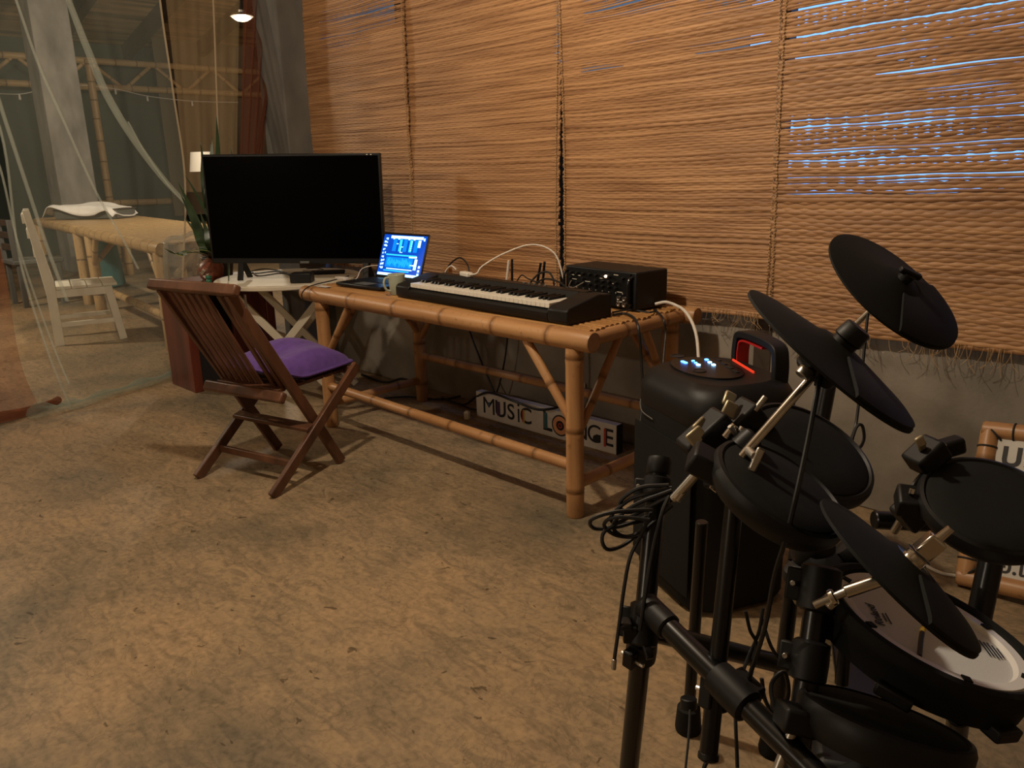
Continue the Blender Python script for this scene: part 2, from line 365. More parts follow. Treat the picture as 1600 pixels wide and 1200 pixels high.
o = bamboo('bamboo_rail', (-14.96, 4.3, .36), (-14.96, 8, .34), .05, None, 'bamboo_far'); tag(o, 'lower bamboo rail close to the floor at the far green wall', 'rail')
st = thing('string_lights', 'thin sagging string of small bulbs under the far lattice beam', 'string lights', (-14.2, 5, 2.5))
P = [onx(x, y, -14.2) for x, y in ((-10, 146), (30, 147), (60, 142), (120, 133), (180, 139), (230, 150), (300, 158), (372, 160))]
MB().tube(P, .006).build('wire', 'cable_white', st)
for p in (P[1], P[4], P[5], P[6]): MB().lathe([(.0, -.09), (.018, -.075), (.014, -.02), (.008, 0)], 8, Matrix.Translation(p)).build('small_bulb', 'cable_white', st)
# brown hanging panel on far wall
bs = MB().grid(lambda u, v: (-14.6+.05*math.sin(u*26), 6.05+u*2.2, .55+v*3.0), 50, 4).build('brown_hanging_sheet', 'brown_sheet')
tag(bs, 'brown cloth sheet hanging on the far wall behind the white lamp shade', 'sheet')
# lit ceiling lamp in far room
fl = thing('ceiling_lamp', 'small glowing white ceiling lamp in the far room near the red curtain', 'lamp', LAMP_FAR)
T = Matrix.Translation(LAMP_FAR)
MB().lathe([(.0, .0), (.10, .0), (.115, .012), (.10, .03), (.04, .05), (.04, .07), (0, .07)], 24, T).build('shade', 'brushed_steel', fl)
MB().lathe([(0, -.035), (.05, -.028), (.085, -.008), (.09, -.001)], 24, T).build('bulb', 'bulb', fl)
MB().cyl(LAMP_FAR+V((0, 0, .06)), (LAMP_FAR.x, LAMP_FAR.y, roofz(LAMP_FAR.x)+.05), .006).build('cord', 'cord_dark', fl)
def pendant(loc, ztop, label):
    pl = thing('pendant_lamp', label, 'lamp', loc, 'pendant lamps')
    T = Matrix.Translation(loc)
    MB().lathe([(.02, .28), (.03, .2), (.10, .13), (.102, .125), (.032, .19), (.02, .2)], 20, T).build('shade', 'brushed_steel', pl)
    MB().cyl(loc+V((0, 0, .27)), (loc.x, loc.y, ztop), .005).build('cord', 'cord_dark', pl)
    MB().lathe([(0, .075), (.02, .078), (.025, .12), (.02, .2), (0, .2)], 12, T).build('bulb_socket', 'black_plastic', pl)
pendant(LAMP_MAIN, 3.25, 'warm pendant lamp hanging over the music corner')
pendant(LAMP_FILL, 3.25, 'added warm fill lamp, modelled as a pendant, unseen behind the camera')
pendant(LAMP_SIDE, roofz(LAMP_SIDE.x)+.1, 'warm pendant lamp hanging over the white chair')

# ================================================================== WOVEN BLINDS
def blob(x, z, cx, cz, sx, sz): return math.exp(-((x-cx)/sx)**2-((z-cz)/sz)**2)
def blind(x0, x1, zb, ztop, label, idx, loose):
    rnd = random.Random(40+idx)
    root = thing('woven_blind', label, 'blind', ((x0+x1)/2, CY, zb), 'woven straw blinds along the wall')
    W = x1-x0; per = .032; ns = int(W/per*3); pitch_ = (.0088, .0088, .0092, .0112)[idx]; amp = (.0007, .0007, .0008, .0014)[idx]; hb0 = pitch_*.6; mb = MB()
    rows = int((ztop-zb)/pitch_); zr = zb
    vs = []; fs = []; lean = {0: (.0, .0), 1: (.0, .0), 2: (.0, -.012), 3: (.0, .0)}[idx]
    th_ = [(rnd.uniform(.8, 1.4) if rnd.random() < .16 else rnd.uniform(.86, 1.16)) for _ in range(rows+2)]
    for r in range(rows):
        thick = th_[r]
        zr += pitch_*thick; sh = (r % 2)*math.pi; ph = rnd.uniform(-.5, .5); fl_ = rnd.uniform(-.002, .003); dz = rnd.uniform(-.0015, .0015)
        gaprow = rnd.random() < .31
        tl = rnd.uniform(-.0022, .0022); e0 = rnd.uniform(-.004, .007); e1 = rnd.uniform(-.004, .007)
        b = len(vs)
        for i in range(ns+1):
            u = i/ns; x = x0-e0+(W+e0+e1)*u
            x += lean[1]*(zr-zb)
            z = zr+dz+tl*(u-.5)*2+.010*math.sin(u*3.1+zr*1.3+idx)*(.4+.6*(zr-zb))+.0015*math.sin(u*17+r*.4)
            y = CY+amp*math.sin(math.pi*x/per+sh+ph)+fl_+.012*math.sin(zr*3+idx*2)+.006*math.sin(u*6.3+idx)
            g = loose(x, z)
            hh = hb0*max(1, thick, th_[r+1])+.0012
            if g > .01:
                if gaprow: hh = pitch_*thick*(.5-.24*min(1, g))
                else: hh = pitch_*thick*(.60-.34*min(1, g*1.15)*max(0, math.sin(math.pi*x/per+sh))**2)
            vs += [(x, y-.0034, z+hh*.3), (x, y-.0002, z+hh), (x, y+.0022, z), (x, y-.0002, z-hh), (x, y-.0036, z-hh*.4)]
        for i in range(ns):
            q = b+i*5
            for j in range(5): k = (j+1) % 5; fs.append((q+j, q+k, q+5+k, q+5+j))
    mb.add(vs, fs)
    o = mb.build('woven_reeds', 'straw', root, ang=70); o['kind'] = 'stuff'
    # bound edges: twisted thread columns down both sides
    for ex in (x0+.012, x1-.012):
        pts = []; z = zb
        while z < ztop: pts.append((ex+.0035*math.sin(z*520)+rnd.uniform(-.002, .002)+lean[1]*(z-zb), CY-.006+.012*math.sin(z*3+idx*2)+.003*math.cos(z*520), z)); z += .006
        MB().tube(pts, .0022, 5, 1).build('edge_binding', 'thread_tan', root)
    fr = MB()
    for i in range(95):
        x = rnd.uniform(x0+.01, x1-.01); l = rnd.uniform(.015, .07); a = rnd.uniform(-.04, .04); yy = CY+.012*math.sin(zb*3+idx*2)
        fr.tube([(x, yy, zb+.02), (x+a*.3, yy-rnd.uniform(.002, .012), zb-l*.5), (x+a, yy+rnd.uniform(-.02, .002), zb-l)], .0008, 4, 3)
    fr.build('straw_fringe', 'thread_tan', root)['kind'] = 'stuff'
    MB().cyl((x0, CY+.02, ztop), (x1, CY+.02, ztop), .018).build('top_rod', 'dark_wood', root)
    return root
def reg(lst):
    L = []
    for xa, ya, xb, yb, k in lst:
        a = R((xa+xb)/2, (ya+yb)/2); p = R(xa, (ya+yb)/2); q = R(xb, (ya+yb)/2); t = R((xa+xb)/2, ya); b = R((xa+xb)/2, yb)
        L.append((a[0], a[1], abs(q[0]-p[0])/2, abs(t[1]-b[1])/2, k))
    def f(x, z):
        g = 0
        for cx, cz, sx, sz, k in L:
            dx = (x-cx)/sx; d = max(abs(dx), abs((z-cz)/sz))
            if d < 1.4:
                q = math.exp(-(dx*.9)**4-((z-cz)/sz)**4)*k
                q *= .55+.9*noise.noise(V((x*2.2, z*40, 3.3)))+.25
                g = max(g, q)
        return max(0, min(1.2, g))
    return f
zbot = R(1090, 484)[1]
blind(SX[0]-.02, SX[1]+.022, zbot, 2.62, 'leftmost woven straw blind, beside the concrete column behind the television', 0, reg([(515, 0, 645, 45, .9), (510, 55, 570, 85, .7), (520, 105, 560, 115, .5)]))
blind(SX[1]-.004, SX[2]-.008, zbot, 2.62, 'woven straw blind behind the laptop, second from the concrete column', 1, reg([(866, -30, 884, 80, 1.0)]))
blind(SX[2]+.010, SX[3]+.006, zbot-.004, 2.62, 'woven straw blind behind the black rack mixer, right of the dark gap', 2, reg([(930, -20, 1040, 22, .75), (985, 55, 1030, 68, .6), (915, 95, 965, 112, .6), (1100, -20, 1200, 12, .7), (1080, 60, 1180, 78, .35)]))
blind(SX[3]-.004, SX[3]+1.06, zbot-.03, 2.62, 'woven straw blind with blue daylight slits behind the drum cymbals', 3, reg([(1215, -30, 1470, 40, 1.1), (1390, 20, 1480, 120, .8), (1240, 40, 1360, 85, .55), (1410, -20, 1620, 100, .55), (1440, 130, 1560, 165, .55), (1205, 172, 1620, 218, 1.15), (1205, 225, 1620, 262, 1.1), (1240, 268, 1530, 306, .85)]))

# ================================================================== BAMBOO TABLE
tb = thing('bamboo_table', 'long bamboo pole table carrying the keyboard and laptop', 'table', (-2.55, 2.37, 0))
TZ = .665; RR = .034
XL, XR, YF, YB = -3.53, -1.675, 2.06, 2.69
bamboo('front_rail', (XL, YF, TZ+.004), (XR, YF, TZ), RR+.003, tb, nodes=[.10, .42, .76, 1.08, 1.38, 1.66], n=20)
bamboo('back_rail', (XL, YB, TZ), (XR+.01, YB, TZ), RR, tb, n=16)
bamboo('end_rail', (XR-.055, YF+.03, TZ), (XR-.055, YB-.03, TZ), .028, tb, nodes=[.2, .45])
bamboo('end_rail', (XL+.12, YF+.03, TZ), (XL+.12, YB-.03, TZ), .028, tb, nodes=[.25])
LX = (-3.385, -1.762)
for x in LX:
    for y in (YF, 2.65): bamboo('leg', (x, y, 0), (x, y, TZ-.028), .033, tb, nodes=[.10, .33, .60], n=18)
bamboo('stretcher', (LX[0]+.01, YF, .212), (LX[1]-.02, YF, .195), .022, tb, nodes=[.12, .38, .66, .93, 1.2, 1.42])
bamboo('stretcher', (LX[0]+.02, 2.65, .26), (LX[1]-.02, 2.65, .26), .02, tb)
bamboo('end_stretcher', (LX[0], YF+.02, .12), (LX[0], 2.63, .12), .02, tb)
bamboo('end_stretcher', (LX[1], YF+.02, .125), (LX[1], 2.63, .125), .022, tb, nodes=[.16, .38])
for x, sx in ((LX[0], 1), (LX[1], -1)):
    for y in (YF, 2.65): bamboo('brace', (x+sx*.012, y, .36), (x+sx*.235, y, TZ-.03), .017, tb, nodes=[.16])
    for y, sy in ((YF, 1), (2.65, -1)): bamboo('brace', (x+.012, y+sy*.02, .34 if x > -2 else .4), (x+.03, y+sy*.215, TZ-.022), .015, tb, nodes=[.1, .2])
nsl = 19
sl0 = None
for i in range(nsl):
    y = YF+.043+i*(YB-YF-.086)/(nsl-1)
    if sl0 is None:
        mb = MB(); n = 7; vs = []; L = 1.80
        prof = [(-.0145, -.003), (-.012, .003), (-.006, .0065), (0, .0075), (.006, .0065), (.012, .003), (.0145, -.003)]
        for z in (0, L): vs += [(px, py, z) for px, py in prof]
        fs = [(j, j+1, n+j+1, n+j) for j in range(n-1)]+[(n-1, 0, n, 2*n-1), tuple(range(n))[::-1], tuple(range(n, 2*n))]
        mb.add(vs, fs); sl0 = mb.build('slat', 'bamboo_slat', None, ang=60); o = sl0
    else: o = sl0.copy(); COL.objects.link(o)
    o.parent = tb
    o.matrix_basis = Matrix.Translation(-V(tb.location))@Matrix.Translation((XL+.01+random.uniform(-.006, .006), y, .692+random.uniform(-.001, .0008)))@Matrix(((0, 0, 1, 0), (1, 0, 0, 0), (0, 1, 0, 0), (0, 0, 0, 1)))
for x, y in ((-3.2, YF), (-2.0, YF)):
    pass
TOP = .6995

# ================================================================== KEYBOARD
KL, KD = 1.045, .245
kb = thing('electronic_keyboard', 'black electronic piano keyboard with white and black keys on the bamboo table', 'keyboard', (-2.345, 2.235, TOP))
KT = rz((-2.345, 2.235, TOP), -.035)
def kprism(poly, x0, x1):   # poly in (y,z), swept along x
    mb = MB(); n = len(poly); mb.add([(x0, a, b) for a, b in poly]+[(x1, a, b) for a, b in poly], [tuple(range(n)), tuple(range(n, 2*n))[::-1]]+[(i, n+i, n+(i+1) % n, (i+1) % n) for i in range(n)], KT); return mb
hx = KL/2; fy, by = -KD/2, KD/2; kx0, kx1 = -.425, .425
kprism([(fy+.01, .0), (by, .0), (by, .085), (by-.075, .092), (by-.105, .058), (fy+.012, .046), (fy, .036), (fy, .012)], kx0, kx1).build('body', 'black_plastic', kb)
for a, b, nm in ((-hx, kx0, 'left_cheek'), (kx1, hx, 'right_cheek')):
    kprism([(fy+.01, .0), (by, .0), (by, .085), (by-.07, .092), (fy+.012, .060), (fy, .050), (fy, .012)], a, b).build('cheek_block', 'black_plastic', kb, bevel=.004)
kw = (kx1-kx0)/36
wk = None; wt = MB().box((0, 0, 0), (kw-.0012, .132, .018)).build('white_key', 'key_white', None, bevel=.001)
for i in range(36):
    o = wt if i == 0 else wt.copy()
    if i: COL.objects.link(o)
    o.parent = kb; o.matrix_basis = Matrix.Translation(-V(kb.location))@KT@Matrix.Translation((kx0+kw*(i+.5), fy+.012+.066, .061))
bt = MB().add([(-.0055, -.045, 0), (.0055, -.045, 0), (.0055, .045, 0), (-.0055, .045, 0), (-.004, -.040, .011), (.004, -.040, .011), (.004, .045, .011), (-.004, .045, .011)], [(0, 3, 2, 1), (4, 5, 6, 7), (0, 1, 5, 4), (1, 2, 6, 5), (2, 3, 7, 6), (3, 0, 4, 7)]).build('black_key', 'black_satin', None, smooth=False)
first = True
for i in range(35):
    if i % 7 in (0, 1, 3, 4, 5):
        o = bt if first else bt.copy()
        if not first: COL.objects.link(o)
        first = False; o.parent = kb; o.matrix_basis = Matrix.Translation(-V(kb.location))@KT@Matrix.Translation((kx0+kw*(i+1), fy+.099, .070))
MB().box((0, by-.045, .0915), (.9, .05, .003), KT).build('control_panel', 'black_satin', kb)
for i in range(5): MB().lathe([(.006, 0), (.006, .004), (.004, .005)], 10, KT@Matrix.Translation((.1+.03*i, by-.045, .093))).build('button', 'grey_plastic', kb)
# ------------------------------------------------------------------ mug
mg = thing('mug', 'pale green ceramic mug between the laptop and the keyboard', 'mug', onz(621, 460, TOP))
mp_ = V(mg.location); 
MB().lathe([(0, .003), (.027, 0), (.031, .004), (.037, .055), (.040, .092), (.0385, .094), (.0365, .092), (.033, .05), (.028, .008), (0, .008)], 28, Matrix.Translation(mp_)).build('cup', 'mug_green', mg)
hd = V((-.2, -1, 0)).normalized()
MB().tube([mp_+hd*.034+V((0, 0, .080)), mp_+hd*.055+V((0, 0, .078)), mp_+hd*.064+V((0, 0, .055)), mp_+hd*.052+V((0, 0, .026)), mp_+hd*.030+V((0, 0, .018))], .0055, 8).build('handle', 'mug_green', mg)
# ------------------------------------------------------------------ laptop
lt = thing('laptop', 'open laptop with a glowing blue music program on screen, left on the bamboo table', 'laptop', (-3.27, 2.30, TOP))
LT = rz((-3.245, 2.30, TOP+.004), .035)
MB().box((0, 0, .008), (.355, .245, .015), LT).build('base', 'black_satin', lt, bevel=.004)
kbm = MB()
for r in range(5):
    for c in range(14): kbm.box((-.155+c*.0238, -.015+r*.021, .0165), (.0205, .0178, .002), LT)
kbm.build('keyboard_keys', 'black_plastic', lt)['kind'] = 'stuff'
MB().box((0, -.075, .0162), (.11, .065, .001), LT).build('touchpad', 'grey_plastic', lt)
SC = LT@Matrix.Translation((0, .122, .014))@Matrix.Rotation(math.radians(-20), 4, 'X')
MB().box((0, .004, .118), (.355, .007, .236), SC).build('lid', 'black_satin', lt, bevel=.003)
sc = MB().box((0, .0002, .120), (.335, .0012, .212), SC).build('screen', 'scr_base', lt)
g = MB()
def q(x, z, w_, h_, mi): g.mi = mi; g.box((x, -.0008, z), (w_, .0006, h_), SC)
rn = random.Random(5)
q(.015, .214, .25, .014, 2)
for i, x in enumerate((-.07, -.025, .012, .055, .095)): q(x, .172, .02 if i % 2 else .028, .062, 1 if i % 2 else 0)
for x in (-.085, -.045, .035, .075): q(x, .205, .012, .006, 2)
for i in range(5): q(.06, .150+i*.011, .008, .005, 2)
q(-.01, .165, .02, .003, 2); q(-.018, .150, .003, .03, 2); q(-.01, .137, .02, .003, 2); q(-.05, .18, .015, .004, 2)
q(.118, .185, .02, .036, 2)
q(-.005, .122, .235, .007, 1); q(.09, .117, .06, .010, 2)
q(-.01, .084, .21, .052, 0)
for i in range(26): q(-.10+i*.0075, .084+rn.uniform(-.006, .006), .003, rn.uniform(.015, .04), 1)
q(.0, .050, .20, .005, 2); q(-.02, .040, .2, .005, 1); q(.095, .075, .035, .006, 2)
q(.118, .08, .020, .055, 2); q(.118, .062, .008, .02, 0); q(.118, .09, .006, .012, 0)
for i in range(9):
    z = .205-i*.019
    for k in range(3):
        if rn.random() < .8: q(-.152+k*.009, z+rn.uniform(-.002, .002), .007, rn.uniform(.006, .011), 2)
for z in (.07, .05, .032): q(.15, z, .014, .012, 2)
q(.15, .208, .01, .014, 2)
q(0, .021, .325, .013, 2)
g.build('screen_graphics', ['scr_mid', 'scr_cyan', 'scr_white'], sc)['kind'] = 'stuff'
# usb hub, cable, paper note
p = onz(534, 438, TOP)
hb = thing('usb_hub', 'small white USB hub with a cable beside the laptop', 'hub', p)
MB().box((0, 0, .010), (.075, .03, .016), rz(p, .1)).build('case', 'cable_white', hb, bevel=.003)
MB().tube([p+V((.037, 0, .01)), p+V((.07, -.02, .004)), p+V((.09, .03, .012)), p+V((.05, .10, .055)), p+V((.10, .17, .065)), p+V((.17, .18, .02))], .0022).build('cable', 'cable_white', hb)
p = onz(495, 450, TOP+.004)
o = MB().tube([onz(473, 468, .640), onz(472, 458, .70), onz(485, 447, TOP+.006), onz(520, 438, TOP+.006), onz(545, 431, TOP+.006)], .003).build('black_cable', 'cable_black')
tag(o, 'black cable wrapped over the left end of the bamboo table', 'cable')
o = MB().box((0, 0, 0), (.07, .035, .002), rz((-3.43, 2.11, TOP+.003), .1)).build('paper_note', 'paper'); tag(o, 'small pale paper note lying on the table in front of the laptop', 'paper')
# white plug on the keyboard with cable
p = V((-2.60, 2.315, TOP+.092))
wp = thing('white_adapter', 'white adapter with a looping cable resting on the keyboard top', 'adapter', p)
MB().box((0, 0, .011), (.075, .03, .02), rz(p, -.25)).build('case', 'cable_white', wp, bevel=.004)
MB().tube([p+V((.035, -.01, .012)), p+V((.07, 0, .02)), p+V((.085, .02, .05)), p+V((.14, .10, .10)), p+V((.23, .18, .135)), p+V((.32, .22, .10)), p+V((.36, .23, .0)), p+V((.37, .235, -.085))], .0035, 8).build('cable', 'cable_white', wp)
# cable bundle / power brick behind the keyboard, left
p = V((-2.87, 2.52, TOP))
pb = thing('power_brick', 'black power brick with looped cables behind the laptop', 'power brick', p)
MB().box((.07, .0, .026), (.12, .06, .045), rz(p, .2)).build('case', 'black_plastic', pb, bevel=.004)
MB().tube([p+V((.06, 0, .045)), p+V((.02, .03, .10)), p+V((-.06, .05, .13)), p+V((-.12, .03, .09)), p+V((-.11, 0, .04)), p+V((-.05, -.03, .03)), p+V((.03, -.05, .06)), p+V((.13, -.05, .06)), p+V((.2, -.03, .02))], .004).build('cable', 'cable_black', pb)
MB().tube([p+V((-.10, -.02, .01)), p+V((-.105, -.01, .06)), p+V((-.07, 0, .095)), p+V((-.03, 0, .08))], .0035).build('white_cable', 'cable_white', pb)
o = MB().box((0, 0, .04), (.03, .03, .08), rz((-3.02, 2.57, TOP), .2)).build('tan_box', 'bamboo_slat', bevel=.003); tag(o, 'small tan wooden block standing beside the laptop screen', 'block')
# router with antennas
rtx = V((-2.45, 2.60, TOP))
ro_ = thing('wireless_router', 'dark wireless router with upright antennas behind the keyboard', 'router', rtx)
MB().box((0, 0, .014), (.24, .12, .026), rz(rtx, 0)).build('case', 'black_plastic', ro_, bevel=.004)
for x0_, y0_, x1_, y1_, m in ((791, 440, 795, 407, 'cable_white'), (800, 442, 800, 405, 'black_plastic'), (838, 444, 845, 411, 'black_plastic'), (847, 446, 851, 409, 'black_plastic')):
    a = ony(x0_, y0_, 2.60); b = ony(x1_, y1_, 2.60); a.z = TOP+.02
    MB().cyl(a, b, .0062, .0055, 8).build('antenna', m, ro_)
MB().tube([ony(822, 452, 2.55), ony(830, 440, 2.57), ony(842, 428, 2.58), ony(856, 425, 2.58), ony(864, 435, 2.56), ony(866, 448, 2.52)], .0045).build('cable', 'cable_black', ro_)
MB().tube([ony(806, 442, 2.57), ony(815, 430, 2.57), ony(826, 436, 2.56), ony(850, 444, 2.52)], .003).build('cable', 'cable_black', ro_)
MB().tube([ony(826, 450, 2.5), ony(850, 436, 2.52), ony(872, 440, 2.5), ony(886, 449, 2.47), ony(895, 452, 2.50)], .004).build('cable', 'cable_black', ro_)
# rack mixer
MX = V((-1.985, 2.575, TOP))
mx_ = thing('rack_mixer', 'black rack mixer with rows of knobs and a lit orange light on the table', 'mixer', MX)
XT = rz(MX, -.12)
mw, md, mh = .40, .18, .145
MB().box((0, 0, mh/2+.006), (mw, md, mh), XT).build('case', 'black_plastic', mx_, bevel=.006)
MB().box((0, -md/2-.003, mh/2+.006), (mw-.05, .006, mh-.015), XT).build('front_panel', 'black_satin', mx_)
for sx in (-1, 1):
    x = sx*(mw/2-.018)
    MB().tube([XT@V((x, -md/2+.002, .025)), XT@V((x, -md/2-.022, .035)), XT@V((x, -md/2-.024, .08)), XT@V((x, -md/2-.022, mh-.025)), XT@V((x, -md/2+.002, mh-.012))], .006, 8, 5).build('rack_handle', 'black_metal', mx_)
kn = MB().lathe([(.0065, 0), (.006, .012), (.0045, .014), (0, .014)], 10).build('knob', 'black_plastic', None)
kc = MB().lathe([(.003, 0), (.0028, .006), (0, .007)], 8).build('jack', 'brushed_steel', None)
FT = XT@Matrix.Rotation(math.radians(90), 4, 'X')
fk = fj = True; rn = random.Random(3)
for r_i, z in enumerate((.125, .105, .085, .065)):
    for c in range(9):
        x = -.155+c*.037
        if r_i == 3:
            o = kc if fj else kc.copy(); nw = fj; fj = False
        elif rn.random() < .8: o = kn if fk else kn.copy(); nw = fk; fk = False
        else: continue
        if not nw: COL.objects.link(o)
        o.parent = mx_; o.matrix_basis = Matrix.Translation(-MX)@FT@Matrix.Translation((x, z, md/2+.006))
for x, z in ((.115, .045), (.145, .045), (.115, .022), (.145, .022)):
    o = MB().lathe([(.010, 0), (.010, .004), (.006, .004), (.006, .001)], 12, FT@Matrix.Translation((x, z, md/2+.006))).build('socket_ring', 'brushed_steel', mx_)
for x, z, w_ in ((-.15, .115, .02), (-.11, .115, .015), (-.06, .095, .03), (.02, .115, .02), (.1, .135, .025), (.12, .07, .03), (.09, .1, .02), (-.14, .098, .03), (.12, .033, .03)):
    MB().box((x, -md/2-.0065, z), (w_, .0008, .0025), XT).build('printed_mark', 'white_paint', mx_)
MB().lathe([(.006, 0), (.005, .006), (0, .008)], 10, FT@Matrix.Translation((.045, .125, md/2+.006))).build('indicator_light', 'led_warm', mx_)
o = MB().tube([ony(893, 438, 2.47), ony(889, 447, 2.44), ony(897, 449, 2.43), ony(912, 441, 2.46)], .002).build('grey_cable', 'brushed_steel'); tag(o, 'thin grey cable looping at the left front of the rack mixer', 'cable')
# cables around the right table end
def cable(name, pts, r, m, label): return tag(MB().tube(pts, r, 8).build(name, m), label, 'cable')
cable('white_cable', [onz(1024, 475, TOP+.02), onz(1040, 472, TOP+.03), onz(1056, 477, TOP+.02), onx(1070, 486, -1.64), onx(1082, 505, -1.58), onx(1089, 530, -1.53), onx(1092, 570, -1.48)], .0058, 'cable_white', 'thick white cable arching from the mixer down to the party speaker')
cable('black_cable', [onz(958, 492, TOP+.006), onz(975, 490, TOP+.006), onz(988, 495, TOP+.006), onx(997, 510, -1.63), onx(1002, 560, -1.62), onx(1004, 620, -1.6), onx(1000, 665, -1.58), onx(1000, 690, -1.55), onx(998, 745, -1.5)], .005, 'cable_black', 'black cable hanging off the right table end beside the keyboard')
cable('black_cable', [onz(1022, 484, TOP+.006), onz(1030, 490, TOP+.006), onx(1037, 500, -1.63), onx(1040, 520, -1.62), onx(1038, 545, -1.6), onx(1033, 600, -1.56)], .004, 'cable_black', 'short black cable dropping behind the party speaker from the mixer')
cable('black_cable', [onz(957, 488, TOP+.006), onz(985, 484, TOP+.006), onz(1015, 488, TOP+.006), onz(1026, 484, TOP+.006)], .0035, 'cable_black', 'black cable lying along the right table end in front of the mixer')
cable('black_cable', [(-3.15, 2.72, .66), (-3.02, 2.73, .35), (-2.85, 2.73, .08), (-2.70, 2.70, .012), (-2.45, 2.69, .02)], .005, 'cable_black', 'black cable hanging down the wall under the table near the back leg')
cable('black_cable', [(-2.78, 2.73, .66), (-2.78, 2.73, .4), (-2.86, 2.72, .12), (-2.98, 2.70, .015), (-3.2, 2.72, .012)], .0045, 'cable_black', 'black cable hanging behind the middle of the bamboo table')
cable('black_cable', [(-2.33, 2.74, .66), (-2.32, 2.74, .4), (-2.33, 2.72, .2), (-2.42, 2.60, .15), (-2.6, 2.60, .155), (-2.8, 2.62, .16), (-2.95, 2.66, .10), (-3.1, 2.70, .02), (-3.3, 2.72, .015)], .006, 'cable_black', 'black cable draped over the top of the painted sign')
cable('black_cable', [onz(565, 585, .01), onz(600, 597, .012), onz(625, 592, .05), (-3.47, 2.70, .12), (-3.45, 2.72, .45), (-3.46, 2.735, .64)], .007, 'cable_black', 'thick black cable rising from the floor behind the left back table leg')
cable('black_cable', [onz(600, 622, .01), onz(640, 620, .012), onz(680, 624, .01), onz(715, 620, .01), onz(740, 606, .03)], .006, 'cable_black', 'black cable lying on the floor beneath the bamboo table')

# ================================================================== SIGN UNDER TABLE
a = onz(745, 650); b = onz(963, 711); dx = (b-a); SL = dx.length; an = math.atan2(dx.y, dx.x); mid = (a+b)/2
sg = thing('painted_sign', 'long white board painted MUSIC LOUNGE in colourful letters, under the table', 'sign', mid)
ST = rz(mid, an)
SH = .137
MB().box((0, .0215, SH/2), (SL, .043, SH), ST).build('board', 'white_board', sg, bevel=.002)
MB().box((SL/2+.001, .0215, SH/2), (.003, .044, SH+.001), ST).build('board_end', 'ink', sg)
LTm = ST@Matrix.Rotation(math.radians(90), 4, 'X')
xs = {'M': -.395, 'U': -.302, 'S': -.222, 'I': -.163, 'C': -.108, 'L': .045, 'O': .137, 'U2': .232, 'N': .272, 'G': .362, 'E': .452}
sc_ = SL/1.0
def letter(ch, x, size=.115, z=SH*.5, m='ink', bold=0.0):
    if ch in 'USCLE': bold = .0012
    return text('letter_'+ch.lower(), ch, size, LTm@Matrix.Translation((x*sc_, z, .0006)), m, sg, .0006, bold)
def patch(name, x, z, w_, h_, m, d=.0004): return MB().box((x*sc_, -d, z), (w_, .0008, h_), ST).build(name, m, sg)
letter('M', xs['M'], .125); patch('letter_fill', -.395, .083, .018, .02, 'ink_blue', .0016); 
letter('U', xs['U'], .12); patch('letter_fill', -.318, .072, .022, .075, 'ink_purple', .0016)
letter('S', xs['S'], .115); letter('I', xs['I'], .1, .06); letter('C', xs['C'], .115)
patch('letter_fill', -.122, .066, .008, .07, 'ink_yellow', .0018); patch('letter_fill', -.131, .066, .006, .06, 'ink_red', .0018)
MB().lathe([(.007, 0), (.007, .001)], 12, LTm@Matrix.Translation((-.163*sc_, .118, .0005))).build('letter_dot', 'ink', sg)
letter('L', xs['L'], .135); patch('letter_fill', .035, .075, .022, .08, 'ink_teal', .0018); patch('letter_fill', .022, .075, .005, .08, 'ink_red', .0018)
for rr, m, d in ((.052, 'ink', .0004), (.045, 'ink_orange', .0008), (.024, 'ink', .0012), (.013, 'ink_red', .0016), (.007, 'ink', .002)):
    MB().lathe([(rr, 0), (rr, .0008)], 28, LTm@Matrix.Translation((.137*sc_, SH*.5, d))).build('letter_ring', m, sg)
letter('U', xs['U2'], .12); letter('N', xs['N'], .12); letter('G', xs['G'], .12); letter('E', xs['E'], .115)
MB().lathe([(.017, 0), (.017, .001)], 16, LTm@Matrix.Translation((.372*sc_, .052, .0005))).build('letter_fill', 'ink', sg)
patch('letter_fill', .43, .068, .012, .085, 'ink_red', .0018)
p = onz(730, 655)
o = thing('plug_adapter', 'small white plug adapter lying on the floor under the table', 'adapter', p)
MB().box((0, 0, .021), (.028, .028, .042), rz(p, .5)).build('case', 'white_paint', o, bevel=.004)
MB().box((0, 0, .044), (.012, .012, .004), rz(p, .5)).build('plug_face', 'paper', o)
o = MB().add([(0, 0, 0), (.035, 0, -.035), (.02, 0, .03), (.0, .0012, 0), (.035, .0012, -.035), (.02, .0012, .03)], [(0, 1, 2), (5, 4, 3), (0, 3, 4, 1), (1, 4, 5, 2), (2, 5, 3, 0)], Matrix.Translation(ony(908, 606, 2.805))).build('paper_scrap', 'paper'); tag(o, 'white paper scrap stuck on the wall behind the near table leg', 'paper')

